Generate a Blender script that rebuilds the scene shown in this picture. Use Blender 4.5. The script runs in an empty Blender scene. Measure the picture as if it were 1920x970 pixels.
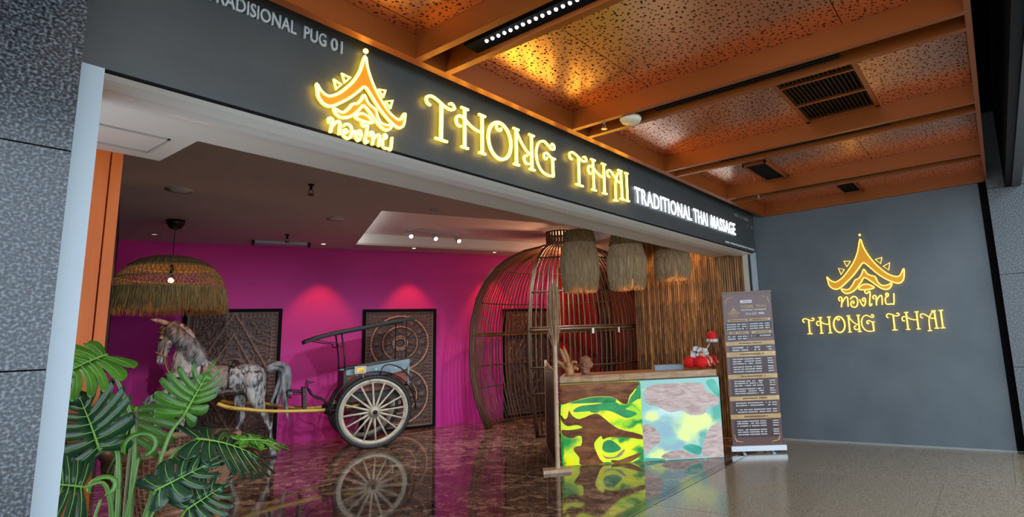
import bpy, bmesh, math, random
from mathutils import Vector, Matrix
from mathutils.noise import noise as pnoise
random.seed(7)
SC = bpy.context.scene
COL = SC.collection
R = math.radians
PI = math.pi

# ------------------------------------------------------------------ camera, world, exposure
YAW, PITCH, ROLL = R(57.36), R(9.10), R(-2.65)
FPX, PPX, PPY = 1062.3, 1179.0, 467.4          # focal length and principal point in photo pixels (1920 wide)
F_ = Vector((math.sin(YAW)*math.cos(PITCH), math.cos(YAW)*math.cos(PITCH), math.sin(PITCH)))
R_ = Vector((math.cos(YAW), -math.sin(YAW), 0))
U_ = R_.cross(F_)
Rr = math.cos(ROLL)*R_ + math.sin(ROLL)*U_
Ur = -math.sin(ROLL)*R_ + math.cos(ROLL)*U_
cam_d = bpy.data.cameras.new('camera')
cam = bpy.data.objects.new('camera', cam_d)
COL.objects.link(cam)
cam.matrix_world = Matrix((( Rr.x, Ur.x, -F_.x, 0), (Rr.y, Ur.y, -F_.y, 0), (Rr.z, Ur.z, -F_.z, 1.56), (0, 0, 0, 1)))
cam_d.sensor_fit = 'HORIZONTAL'
cam_d.sensor_width = 36
cam_d.lens = FPX/1920*36
cam_d.shift_x = (960-PPX)/1920
cam_d.shift_y = (PPY-485)/1920
cam_d.clip_start = 0.05
SC.camera = cam

world = bpy.data.worlds.new('world')
SC.world = world
world.use_nodes = True
wn = world.node_tree.nodes['Background']
wn.inputs[0].default_value = (0.72, 0.86, 1.0, 1)
wn.inputs[1].default_value = 4.0
SC.view_settings.view_transform = 'Standard'
SC.view_settings.look = 'None'
SC.view_settings.gamma = 1
SC.view_settings.exposure = 0.0
SC.view_settings.use_curve_mapping = False
try:
    SC.cycles.max_bounces = 8
    SC.cycles.sample_clamp_indirect = 6.0
    SC.cycles.use_denoising = True
    SC.cycles.caustics_reflective = False
    SC.cycles.caustics_refractive = False
except Exception:
    pass

def spot(name, loc, target, energy, color, angle=70, blend=0.5, size=0.05):
    d = bpy.data.lights.new(name, 'SPOT')
    d.energy, d.color, d.spot_size, d.spot_blend, d.shadow_soft_size = energy, color, R(angle), blend, size
    o = bpy.data.objects.new(name, d)
    COL.objects.link(o)
    o.location = loc
    o.rotation_euler = (Vector(target)-Vector(loc)).to_track_quat('-Z', 'Y').to_euler()
    return o

def point(name, loc, energy, color, size=0.04):
    d = bpy.data.lights.new(name, 'POINT')
    d.energy, d.color, d.shadow_soft_size = energy, color, size
    o = bpy.data.objects.new(name, d)
    COL.objects.link(o)
    o.location = loc
    return o

# ------------------------------------------------------------------ mesh helpers
class MB:
    def __init__(s):
        s.v, s.f = [], []
    def add(s, vs, fs):
        o = len(s.v)
        s.v += [tuple(p) for p in vs]
        s.f += [tuple(i+o for i in f) for f in fs]
        return s
    def box(s, x0, x1, y0, y1, z0, z1):
        s.add([(x0,y0,z0),(x1,y0,z0),(x1,y1,z0),(x0,y1,z0),(x0,y0,z1),(x1,y0,z1),(x1,y1,z1),(x0,y1,z1)],
              [(0,3,2,1),(4,5,6,7),(0,1,5,4),(1,2,6,5),(2,3,7,6),(3,0,4,7)])
        return s
    def obox(s, o, a, b, c):            # box from a corner and three edge vectors
        o, a, b, c = map(Vector, (o, a, b, c))
        s.add([o, o+a, o+a+b, o+b, o+c, o+a+c, o+a+b+c, o+b+c],
              [(0,3,2,1),(4,5,6,7),(0,1,5,4),(1,2,6,5),(2,3,7,6),(3,0,4,7)])
        return s
    def tube(s, pts, r, n=8, r2=None, up=None, cap=True, closed=False):
        pts = [Vector(p) for p in pts]
        N = len(pts)
        rs = r if isinstance(r, (list, tuple)) else [r]*N
        r2s = rs if r2 is None else (r2 if isinstance(r2, (list, tuple)) else [r2]*N)
        prev = None
        base = len(s.v)
        for i, p in enumerate(pts):
            if closed:
                t = pts[(i+1) % N]-pts[i-1]
            else:
                t = pts[min(i+1, N-1)]-pts[max(i-1, 0)]
            t = t.normalized() if t.length > 1e-9 else Vector((0, 0, 1))
            if up is not None:
                a = Vector(up)
                b = t.cross(a)
                if b.length < 1e-6:
                    b = Vector((1, 0, 0))
                b.normalize()
                a = b.cross(t).normalized()
            else:
                if prev is None:
                    a = Vector((0, 0, 1)) if abs(t.z) < .9 else Vector((1, 0, 0))
                else:
                    a = prev
                a = (a - t*a.dot(t))
                if a.length < 1e-6:
                    a = Vector((0, 1, 0)) - t*t.y
                a.normalize()
                b = t.cross(a)
                prev = a
            for k in range(n):
                w = 2*PI*k/n
                s.v.append(tuple(p + a*(rs[i]*math.cos(w)) + b*(r2s[i]*math.sin(w))))
        M_ = N if closed else N-1
        for i in range(M_):
            i2 = (i+1) % N
            for k in range(n):
                k2 = (k+1) % n
                s.f.append((base+i*n+k, base+i*n+k2, base+i2*n+k2, base+i2*n+k))
        if cap and not closed:
            s.f.append(tuple(base+k for k in reversed(range(n))))
            s.f.append(tuple(base+(N-1)*n+k for k in range(n)))
        return s
    def lathe(s, prof, n=24, c=(0, 0, 0), cap=True):
        base = len(s.v)
        for r, z in prof:
            for k in range(n):
                w = 2*PI*k/n
                s.v.append((c[0]+r*math.cos(w), c[1]+r*math.sin(w), c[2]+z))
        for i in range(len(prof)-1):
            for k in range(n):
                k2 = (k+1) % n
                s.f.append((base+i*n+k, base+i*n+k2, base+(i+1)*n+k2, base+(i+1)*n+k))
        if cap:
            s.f.append(tuple(base+k for k in reversed(range(n))))
            s.f.append(tuple(base+(len(prof)-1)*n+k for k in range(n)))
        return s
    def ball(s, c, r, n=12, m=8, sz=1.0):
        prof = [(max(1e-4, r*math.sin(PI*i/m)), -r*sz*math.cos(PI*i/m)) for i in range(m+1)]
        return s.lathe(prof, n, c)
    def prism(s, poly, o, ux, uy, d):   # outline in the plane (ux, uy) pushed along vector d
        o, ux, uy, d = map(Vector, (o, ux, uy, d))
        n = len(poly)
        a = [o+ux*p[0]+uy*p[1] for p in poly]
        b = [p+d for p in a]
        base = len(s.v)
        s.v += [tuple(p) for p in a+b]
        s.f.append(tuple(base+i for i in reversed(range(n))))
        s.f.append(tuple(base+n+i for i in range(n)))
        for i in range(n):
            j = (i+1) % n
            s.f.append((base+i, base+j, base+n+j, base+n+i))
        return s
    def mesh(s, name, smooth=False):
        me = bpy.data.meshes.new(name)
        me.from_pydata(s.v, [], s.f)
        if smooth:
            me.polygons.foreach_set('use_smooth', [True]*len(me.polygons))
        me.update()
        return me

def fixn(me):
    bm = bmesh.new()
    bm.from_mesh(me)
    bmesh.ops.recalc_face_normals(bm, faces=bm.faces)
    bm.to_mesh(me)
    bm.free()

def obj(name, mb, mat=None, parent=None, smooth=False, loc=None, rz=None, kind=None, recalc=False):
    me = mb.mesh(name, smooth) if isinstance(mb, MB) else mb
    if recalc:
        fixn(me)
    o = bpy.data.objects.new(name, me)
    COL.objects.link(o)
    if mat is not None and not me.materials:
        me.materials.append(mat)
    if parent is not None:
        o.parent = parent
    if loc is not None:
        o.location = loc
    if rz is not None:
        o.rotation_euler = (0, 0, rz)
    if kind:
        o['kind'] = kind
    return o

def tag(o, label, cat, group=None, kind=None):
    o['label'] = label
    if cat:
        o['category'] = cat
    if group:
        o['group'] = group
    if kind:
        o['kind'] = kind
    return o

def thing(name, label, cat, loc=(0, 0, 0), rz=0, group=None, kind=None):
    o = bpy.data.objects.new(name, None)
    o.empty_display_size = 0.1
    COL.objects.link(o)
    o.location = loc
    o.rotation_euler = (0, 0, rz)
    return tag(o, label, cat, group, kind)

def organic(name, mb, mat, voxel, parent=None, smooth_it=4, loc=None):
    me = mb.mesh(name)
    fixn(me)
    t = bpy.data.objects.new(name+'_t', me)
    COL.objects.link(t)
    m = t.modifiers.new('r', 'REMESH')
    m.mode = 'VOXEL'
    m.voxel_size = voxel
    m2 = t.modifiers.new('s', 'SMOOTH')
    m2.factor = 0.5
    m2.iterations = smooth_it
    dg = bpy.context.evaluated_depsgraph_get()
    dg.update()
    me2 = bpy.data.meshes.new_from_object(t.evaluated_get(dg))
    bpy.data.objects.remove(t)
    me2.name = name
    me2.materials.clear()
    me2.polygons.foreach_set('use_smooth', [True]*len(me2.polygons))
    return obj(name, me2, mat, parent, loc=loc)

def catmull(pts, k=6, closed=False):
    P = [Vector(p) for p in pts]
    n = len(P)
    out = []
    rng = range(n) if closed else range(n-1)
    for i in rng:
        if closed:
            p0, p1, p2, p3 = P[i-1], P[i], P[(i+1) % n], P[(i+2) % n]
        else:
            p1, p2 = P[i], P[i+1]
            p0 = P[i-1] if i > 0 else p1*2-p2
            p3 = P[i+2] if i+2 < n else p2*2-p1
        for j in range(k):
            t = j/k
            out.append(0.5*((2*p1)+(p2-p0)*t+(2*p0-5*p1+4*p2-p3)*t*t+(3*p1-p0-3*p2+p3)*t*t*t))
    if not closed:
        out.append(P[-1])
    return out

# ------------------------------------------------------------------ materials
def M(name, base, rough=0.5, metal=0.0, spec=0.5, emit=None, es=0.0, coat=0.0):
    m = bpy.data.materials.new(name)
    m.use_nodes = True
    b = m.node_tree.nodes['Principled BSDF']
    b.inputs['Base Color'].default_value = (*base, 1)
    b.inputs['Roughness'].default_value = rough
    b.inputs['Metallic'].default_value = metal
    b.inputs['Specular IOR Level'].default_value = spec
    b.inputs['Coat Weight'].default_value = coat
    if emit:
        b.inputs['Emission Color'].default_value = (*emit, 1)
        b.inputs['Emission Strength'].default_value = es
    return m

def ramp(nt, cols, interp='LINEAR'):
    r = nt.nodes.new('ShaderNodeValToRGB')
    e = r.color_ramp.elements
    r.color_ramp.interpolation = interp
    while len(e) < len(cols):
        e.new(0.5)
    for i, (p, c) in enumerate(cols):
        e[i].position = p
        e[i].color = (*c, 1)
    return r

def MN(name, cols, scale=5, detail=4, stretch=(1, 1, 1), rough=0.5, metal=0.0, spec=0.5, bump=0.0, kind='noise',
       distort=0.0, rand=0.0, coat=0.0, interp='LINEAR', emit=0.0, rot=(0, 0, 0), coord='Object'):
    m = M(name, cols[0][1], rough, metal, spec, coat=coat)
    nt = m.node_tree
    b = nt.nodes['Principled BSDF']
    tc = nt.nodes.new('ShaderNodeTexCoord')
    mp = nt.nodes.new('ShaderNodeMapping')
    mp.inputs['Scale'].default_value = stretch
    mp.inputs['Rotation'].default_value = rot
    nt.links.new(tc.outputs[coord], mp.inputs[0])
    vec = mp.outputs[0]
    if rand:
        oi = nt.nodes.new('ShaderNodeObjectInfo')
        mu = nt.nodes.new('ShaderNodeMath')
        mu.operation = 'MULTIPLY'
        mu.inputs[1].default_value = 37.0
        nt.links.new(oi.outputs['Random'], mu.inputs[0])
        ad = nt.nodes.new('ShaderNodeVectorMath')
        ad.operation = 'ADD'
        nt.links.new(vec, ad.inputs[0])
        nt.links.new(mu.outputs[0], ad.inputs[1])
        vec = ad.outputs[0]
    if kind == 'voronoi':
        t = nt.nodes.new('ShaderNodeTexVoronoi')
        t.inputs['Scale'].default_value = scale
        if distort:
            nz = nt.nodes.new('ShaderNodeTexNoise')
            nz.inputs['Scale'].default_value = scale*0.8
            nz.inputs['Detail'].default_value = 3
            nt.links.new(vec, nz.inputs['Vector'])
            vm = nt.nodes.new('ShaderNodeVectorMath')
            vm.operation = 'MULTIPLY_ADD'
            vm.inputs[1].default_value = (distort,)*3
            nt.links.new(nz.outputs['Color'], vm.inputs[0])
            nt.links.new(vec, vm.inputs[2])
            vec = vm.outputs[0]
        nt.links.new(vec, t.inputs['Vector'])
        sep = nt.nodes.new('ShaderNodeSeparateColor')
        nt.links.new(t.outputs['Color'], sep.inputs[0])
        n2 = nt.nodes.new('ShaderNodeTexNoise')
        n2.inputs['Scale'].default_value = scale*2.2
        n2.inputs['Detail'].default_value = 8
        nt.links.new(vec, n2.inputs['Vector'])
        mxf = nt.nodes.new('ShaderNodeMix')
        mxf.inputs[0].default_value = .34
        nt.links.new(sep.outputs[0], mxf.inputs[2])
        nt.links.new(n2.outputs['Fac'], mxf.inputs[3])
        fac = mxf.outputs[0]
    else:
        t = nt.nodes.new('ShaderNodeTexNoise')
        t.inputs['Scale'].default_value = scale
        t.inputs['Detail'].default_value = detail
        t.inputs['Distortion'].default_value = distort
        nt.links.new(vec, t.inputs['Vector'])
        fac = t.outputs['Fac']
    r = ramp(nt, cols, interp)
    nt.links.new(fac, r.inputs[0])
    col = r.outputs[0]
    if rand:
        hs = nt.nodes.new('ShaderNodeHueSaturation')
        mr = nt.nodes.new('ShaderNodeMapRange')
        mr.inputs['To Min'].default_value = 1-rand
        mr.inputs['To Max'].default_value = 1+rand
        nt.links.new(oi.outputs['Random'], mr.inputs[0])
        nt.links.new(mr.outputs[0], hs.inputs['Value'])
        nt.links.new(col, hs.inputs['Color'])
        col = hs.outputs[0]
    nt.links.new(col, b.inputs['Base Color'])
    if emit:
        nt.links.new(col, b.inputs['Emission Color'])
        b.inputs['Emission Strength'].default_value = emit
    if bump:
        bp = nt.nodes.new('ShaderNodeBump')
        bp.inputs['Strength'].default_value = bump
        bp.inputs['Distance'].default_value = 0.02
        nt.links.new(fac, bp.inputs['Height'])
        nt.links.new(bp.outputs[0], b.inputs['Normal'])
    return m

m_fascia = MN('dark_grey_paint', [(.3, (.052, .060, .060)), (.7, (.068, .076, .076))], 3, rough=.42)
m_wallgrey = MN('slate_grey_paint', [(.3, (.10, .122, .138)), (.7, (.135, .16, .176))], 1.6, 5, rough=.55)
m_granite_dark = MN('dark_granite', [(.36, (.006, .008, .010)), (.5, (.032, .040, .048)), (.66, (.15, .175, .195))], 95, 2, rough=.22, spec=.5)
m_granite_right = MN('grey_granite', [(.34, (.02, .023, .026)), (.5, (.08, .09, .10)), (.68, (.23, .25, .27))], 95, 2, rough=.35)
m_granite_floor = MN('floor_granite', [(.3, (.16, .118, .076)), (.5, (.28, .215, .145)), (.72, (.42, .34, .245))], 75, 2, rough=.16, rand=.06)
m_grout = M('pale_grout', (.34, .31, .26), .8)
m_marble = MN('dark_brown_marble', [(.18, (.010, .008, .007)), (.32, (.10, .052, .033)), (.42, (.28, .15, .088)), (.48, (.035, .023, .017)), (.56, (.19, .10, .06)), (.64, (.44, .26, .155)), (.74, (.07, .04, .028)), (.85, (.24, .13, .08))],
              8.5, kind='voronoi', stretch=(1.3, .8, 1), distort=.42, rough=.055, spec=.6, rot=(0, 0, R(25)))
m_white_metal = M('white_metal', (.44, .51, .56), .35)
m_soffit = M('beige_plaster', (.72, .67, .60), .8)
m_ceil = MN('grey_ceiling_paint', [(.3, (.62, .61, .58)), (.7, (.66, .65, .62))], 1.5, rough=.8)
m_white = M('white_plaster', (.86, .87, .85), .8)
m_pink = MN('magenta_paint', [(.3, (.56, .015, .28)), (.7, (.62, .019, .32))], 1.2, rough=.6)
m_orange = MN('orange_laminate', [(.3, (.72, .15, .022)), (.7, (.82, .19, .035))], 3, 5, (8, 8, .6), rough=.4, spec=.2)
m_black = M('black_paint', (.006, .006, .007), .8, spec=.1)
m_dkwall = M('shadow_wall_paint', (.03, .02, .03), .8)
m_copper = M('copper_orange_metal', (.34, .088, .014), .36, .35)
m_steel = M('brushed_steel', (.45, .43, .38), .3, .9)
m_black_metal = M('black_metal', (.012, .011, .011), .45, .5)
m_glow_letter = M('lit_yellow_face', (.9, .7, .2), .4, emit=(1, .64, .10), es=7.0)
m_halo = M('halo_strip', (.9, .7, .1), .5, emit=(1, .68, .02), es=7.0)
m_amber = M('lit_amber_face', (.8, .3, .02), .4, emit=(1, .20, .004), es=0.4)
m_glow_wall = M('lit_gold_face', (.9, .65, .15), .4, emit=(1, .60, .12), es=1.3)
m_halo_wall = M('soft_halo_strip', (.9, .7, .1), .5, emit=(1, .62, .02), es=1.8)
m_amber_wall = M('lit_ochre_face', (.55, .26, .01), .4, emit=(1, .40, .010), es=0.36)
m_glow_white = M('lit_white_face', (.9, .95, 1), .4, emit=(.88, .95, 1), es=2.4)
m_silver_text = M('grey_letter', (.50, .52, .52), .5)
m_wood_slab = MN('pale_wood_slab', [(.3, (.34, .16, .07)), (.6, (.52, .30, .15)), (.8, (.60, .38, .21))], 3, 6, (1, 10, 12), rough=.35, distort=.4)
m_bulb = M('lit_bulb', (1, .8, .6), .3, emit=(1, .55, .25), es=14.0)
# ------------------------------------------------------------------ SETTING: shell
FY = 3.09                    # front plane of the sign fascia
TH = R(-25)                  # the back wall and the cart run along E1
E1 = Vector((math.cos(TH), math.sin(TH), 0))
E2 = Vector((-math.sin(TH), math.cos(TH), 0))
HC = 3.58                    # shop ceiling height
PB = Vector((6.6, 10.46, 0)) # a point of the back wall

# floors
fl = obj('floor', MB().box(-9, 8.62, -9, 2.97, -.12, -.004), m_grout)
tag(fl, 'speckled grey brown granite tile floor outside the shop', 'floor', kind='structure')
rows = [(6.705, 8.53, 1.97), (4.88, 6.70, 1.62), (3.05, 4.875, 1.30), (1.22, 3.045, 1.9), (-.6, 1.215, 1.6), (-2.4, -.605, 1.3)]
tile_me = {}
for x0, x1, y0 in rows:
    ys = [2.965]
    y = y0 if y0 < 2.9 else y0-.95
    while y > -2.5:
        ys.append(y)
        y -= .95
    for a, b in zip(ys[1:], ys[:-1]):
        key = (round(x1-x0, 3), round(b-a, 3))
        if key not in tile_me:
            hx, hy = (x1-x0)/2-.0022, (b-a)/2-.0022
            tile_me[key] = MB().box(-hx, hx, -hy, hy, -.02, 0).mesh('tile')
            tile_me[key].materials.append(m_granite_floor)
        obj('tile', tile_me[key], None, fl, loc=((x0+x1)/2, (a+b)/2, 0))
outer = MB().box(-9, 8.62, -9, -2.75, -.02, -.001)
obj('paving_beyond', outer, m_granite_floor, fl)
fl2 = obj('floor', MB().box(-.2, 12.5, 3.13, 13.2, -.12, 0), m_marble)
tag(fl2, 'polished dark brown mottled marble floor inside the shop', 'floor', kind='structure')
th_ = thing('trim_1', 'dark threshold strip with two thin metal lines at the shop entrance', 'trim', (0, 0, 0), kind='structure')
obj('threshold_band', MB().box(.7, 8.45, 2.97, 3.13, -.1, -.001), M('threshold_stone', (.028, .02, .016), .12), th_)
for y in (2.985, 3.105):
    obj('metal_line', MB().box(.7, 8.45, y-.006, y+.006, -.05, .0015), m_steel, th_)

# granite columns
co = thing('column_left', 'tall dark speckled granite column beside the white door frame', 'column', (0, 2.95, 0), kind='structure')
zs = [-.02, .72, 1.55, 2.385, 3.22, 4.2]
for i in range(5):
    obj('stone_slab', MB().box(-1.6, .612, 0, .6, zs[i]+.003, zs[i+1]-.003), m_granite_dark, co)
obj('core', MB().box(-1.6, .6, .02, .59, 0, 4.2), m_black, co)
cr = thing('column_right', 'grey speckled granite column past the end of the slate grey wall', 'column', (8.41, -.07, 0), kind='structure')
zs = [-.02, 1.02, 2.15, 3.25, 4.3]
for i in range(4):
    obj('stone_slab', MB().box(0, .6, -1.1, 0, zs[i]+.003, zs[i+1]-.003), m_granite_right, cr)
obj('core', MB().box(.02, .6, -1.1, -.01, 0, 4.3), m_black, cr)

# right slate wall
wr = obj('wall_right', MB().box(8.53, 9.6, .02, 3.25, -.02, 4.2), m_wallgrey)
tag(wr, 'slate grey painted side wall carrying the small lit logo', 'wall', kind='structure')
bb = obj('baseboard_right', MB().box(8.515, 8.53, .02, 3.09, 0, .022), M('pale_skirting', (.30, .31, .30), .6))
tag(bb, 'thin pale strip along the foot of the slate wall', 'baseboard', kind='structure')
bs = obj('wall_end', MB().box(8.6, 8.75, -.07, .02, 0, 4.2), m_black)
tag(bs, 'dark gap between the slate wall and the granite column', 'wall', kind='structure')

# dark hanging bulkhead at the top right and the void behind it
bk = obj('trim_2', MB().box(3.0, 8.41, -.42, -.26, 3.235, 4.3), m_black)
obj('painted_lit_edge', MB().box(3.0, 8.41, -.425, -.33, 3.225, 3.235), M('bulkhead_lit_tone', (.03, .032, .034), .5), bk)  # light painted in: paler strip for the lit underside of the black beam
tag(bk, 'dark hanging beam in front of the copper ceiling edge', 'beam', kind='structure')
vo = obj('ceiling_void', MB().box(-9, 9.4, -1.7, 3.3, 4.25, 4.35), m_black)
tag(vo, 'black void above the copper ceiling', 'ceiling', kind='structure')

# fascia with its aluminium edge, soffit and frame posts
fa = thing('wall_front', 'long dark grey sign fascia over the shop opening', 'fascia', (0, FY, 0), kind='structure')
obj('fascia_board', MB().box(.612, 8.53, 0, .12, 2.815, 4.2), m_fascia, fa)
tr = MB()
prof = [(0.008, 2.80), (.06, 2.793), (.16, 2.785), (.27, 2.788), (.34, 2.80), (.34, 2.84), (.008, 2.84)]
n_ = len(prof)
vs = [(.634, p[0], p[1]) for p in prof]+[(8.40, p[0], p[1]) for p in prof]
tr.add(vs, [tuple(range(n_)), tuple(reversed(range(n_, 2*n_)))]+[(i, i+n_, (i+1) % n_+n_, (i+1) % n_) for i in range(n_)])
obj('edge_strip', tr, M('pale_edge_metal', (.84, .86, .84), .4), fa, recalc=True)
obj('painted_shadow_line', MB().box(.634, 8.40, -.003, .02, 2.800, 2.814), m_black, fa)  # black strip painted in as the shadow line under the fascia board
so = thing('ceiling_soffit', 'beige dropped soffit band just inside the entrance', 'soffit', (0, 0, 0), kind='structure')
obj('soffit_board', MB().box(.2, 8.40, 3.43, 3.79, 2.82, 3.62), m_soffit, so)
obj('soffit_return', MB().box(.2, 1.31, 3.79, 4.35, 2.82, 3.62), m_soffit, so)
ac = MB()
ac.box(.75, 1.205, 4.19, 4.203, 2.812, 2.82).box(1.19, 1.203, 3.86, 4.20, 2.812, 2.82).box(.75, 1.205, 3.86, 3.872, 2.812, 2.82)
obj('access_panel_frame', ac, M('soffit_joint', (.40, .38, .35), .8), so)
jl = obj('door_frame_left', MB().box(.632, .706, 3.05, 3.16, 0, 2.80), m_white_metal)
tag(jl, 'white aluminium door post at the left side of the opening', 'door frame', kind='structure')
jr = thing('door_frame_right', 'white aluminium door post and pale strip at the right side of the opening', 'door frame', (0, 0, 0), kind='structure')
obj('post', MB().box(8.43, 8.50, 3.08, 3.15, 0, 2.82), m_white_metal, jr)
obj('pale_strip', MB().box(8.40, 8.47, 3.20, 3.27, 0, 2.82), M('cream_strip', (.62, .56, .44), .6), jr)

# orange partition at the left, dark left wall
op = thing('wall_left', 'orange wood partition with a narrow edge strip behind the door post', 'partition', (0, 4.36, 0), kind='structure')
obj('panel', MB().box(.2, 1.075, 0, .1, 0, 2.83), m_orange, op)
obj('edge_strip', MB().box(1.083, 1.135, 0, .1, 0, 2.83), m_orange, op)
a = Vector((1.125, 4.5, 0)); b = Vector((3.185, 12.06, 0))
d = (b-a)
nrm = Vector((-d.y, d.x, 0)).normalized()
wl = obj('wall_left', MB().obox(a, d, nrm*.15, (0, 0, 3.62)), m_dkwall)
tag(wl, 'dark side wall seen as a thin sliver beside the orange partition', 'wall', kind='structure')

# back wall
o = PB - E1*4.6
bw = obj('wall_back', MB().obox(o, E1*12.5, E2*.15, (0, 0, 3.62)), m_pink)
tag(bw, 'magenta painted back wall of the shop', 'wall', kind='structure')
# far right end wall of the shop
a = PB + E1*5.6
ew = obj('wall_inner', MB().obox(a, -E2*5.6, E1*.15, (0, 0, 3.62)), M('inner_wall_red_brown', (.16, .03, .025), .7))
tag(ew, 'dark red inner wall behind the bamboo cage', 'wall', kind='structure')

# shop ceiling with a recessed tray
ce = thing('ceiling', 'grey pink plaster ceiling of the shop with a white tray', 'ceiling', (0, 0, 0), kind='structure')
T0 = Vector((4.84, 7.34, HC))
def clip(poly, ax, lim, keep_above):
    out = []
    for i in range(len(poly)):
        p, q = poly[i], poly[(i+1) % len(poly)]
        pin, qin = ((p[ax] >= lim) == keep_above), ((q[ax] >= lim) == keep_above)
        if pin:
            out.append(p)
        if pin != qin:
            t = (lim-p[ax])/(q[ax]-p[ax])
            out.append(p+(q-p)*t)
    return out
def quad_panel(name, s0, s1, t0, t1, z0, z1, mat):
    poly = [T0+E1*a_+E2*b_ for a_, b_ in ((s0, t0), (s1, t0), (s1, t1), (s0, t1))]
    poly = clip(clip(poly, 1, 3.5, True), 0, .3, True)
    if len(poly) < 3:
        return None
    return obj(name, MB().prism([(p.x, p.y) for p in poly], (0, 0, z0), (1, 0, 0), (0, 1, 0), (0, 0, z1-z0)), mat, ce, recalc=True)
SL, SW = 4.3, 2.97
quad_panel('plaster_panel', -9, 0, -7, 7, HC, HC+.04, m_ceil)
quad_panel('plaster_panel', SL, 9, -7, 7, HC, HC+.04, m_ceil)
quad_panel('plaster_panel', 0, SL, -7, 0, HC, HC+.04, m_ceil)
quad_panel('plaster_panel', 0, SL, SW, 7, HC, HC+.04, m_ceil)
quad_panel('tray_top', -.04, SL+.04, -.04, SW+.04, HC+.22, HC+.26, m_white)
quad_panel('tray_side', -.04, 0, 0, SW, HC+.04, HC+.22, m_white)
quad_panel('tray_side', SL, SL+.04, 0, SW, HC+.04, HC+.22, m_white)
quad_panel('tray_side', -.04, SL+.04, -.04, 0, HC+.04, HC+.22, m_white)
quad_panel('tray_side', -.04, SL+.04, SW, SW+.04, HC+.04, HC+.22, m_white)

m_added_cove = M('added_cove_light', (1, 1, 1), .4, emit=(1, .97, .92), es=5.0)  # added glow strips, unseen behind the tray lip, to brighten the tray
quad_panel('added_cove_glow', .02, SL-.02, .003, .012, HC+.09, HC+.12, m_added_cove)
quad_panel('added_cove_glow', .003, .012, .02, SW-.02, HC+.09, HC+.12, m_added_cove)

# bamboo clad side wall behind the counter
m_bamboo_wall = MN('brown_bamboo', [(.25, (.06, .024, .008)), (.5, (.25, .115, .034)), (.75, (.46, .24, .075))], 2.2, 6, (9, 9, 1.0), rough=.45, rand=.5)
bwall = obj('wall_right', MB().box(8.47, 8.60, 3.28, 5.36, 0, 3.6), M('backing_brown', (.03, .014, .007), .8))
tag(bwall, 'side wall clad with upright brown bamboo poles behind the counter', 'wall', kind='structure')
pole_me = []
for v in range(4):
    mb = MB()
    pts, rs = [], []
    z = 0
    nodes = [random.uniform(.25, .42) for _ in range(14)]
    for s in nodes:
        if z+s > 3.55:
            break
        for dz, r in ((.0, .0215), (s*.5, .0195), (s-.012, .0205), (s-.006, .0228)):
            pts.append((0, 0, z+dz)); rs.append(r)
        z += s
    pts.append((0, 0, 3.57)); rs.append(.02)
    mb.tube(pts, rs, 7)
    me = mb.mesh('bamboo_pole', True)
    me.materials.append(m_bamboo_wall)
    pole_me.append(me)
y = 3.30
i = 0
while y < 5.35:
    obj('bamboo_pole', pole_me[i % 4], None, bwall, loc=(8.452+random.uniform(-.008, .008), y, .002), rz=random.uniform(0, 6))
    y += random.uniform(.036, .042)
    i += 1

# ------------------------------------------------------------------ copper ceiling outside
m_perf = M('perforated_copper', (.50, .155, .04), .27, .8)
nt = m_perf.node_tree
for k_, v_ in (('Coat Weight', .9), ('Coat Roughness', .24), ('Coat IOR', 1.9)):
    nt.nodes['Principled BSDF'].inputs[k_].default_value = v_
bs_ = nt.nodes['Principled BSDF']
tc = nt.nodes.new('ShaderNodeTexCoord')
facs = []
for sc_, rad in ((24, .15), (13, .12)):
    vo_ = nt.nodes.new('ShaderNodeTexVoronoi')
    vo_.voronoi_dimensions = '2D'
    vo_.inputs['Scale'].default_value = sc_
    vo_.inputs['Randomness'].default_value = .85
    nt.links.new(tc.outputs['Object'], vo_.inputs['Vector'])
    lt = nt.nodes.new('ShaderNodeMath')
    lt.operation = 'LESS_THAN'
    lt.inputs[1].default_value = rad
    nt.links.new(vo_.outputs['Distance'], lt.inputs[0])
    facs.append(lt)
mx = nt.nodes.new('ShaderNodeMath')
mx.operation = 'MAXIMUM'
nt.links.new(facs[0].outputs[0], mx.inputs[0])
nt.links.new(facs[1].outputs[0], mx.inputs[1])
mc = nt.nodes.new('ShaderNodeMixRGB')
mc.inputs[1].default_value = (.78, .27, .075, 1)
mc.inputs[2].default_value = (.075, .022, .007, 1)
nt.links.new(mx.outputs[0], mc.inputs[0])
nt.links.new(mc.outputs[0], bs_.inputs['Base Color'])
sb = nt.nodes.new('ShaderNodeMath')
sb.operation = 'SUBTRACT'
sb.inputs[0].default_value = 1.0
nt.links.new(mx.outputs[0], sb.inputs[1])
ms = nt.nodes.new('ShaderNodeMath')
ms.operation = 'MULTIPLY'
ms.inputs[1].default_value = .8
nt.links.new(sb.outputs[0], ms.inputs[0])
nt.links.new(ms.outputs[0], bs_.inputs['Metallic'])
nt.links.new(sb.outputs[0], bs_.inputs['Coat Weight'])
nt.links.new(ms.outputs[0], bs_.inputs['Specular IOR Level'])

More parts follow.
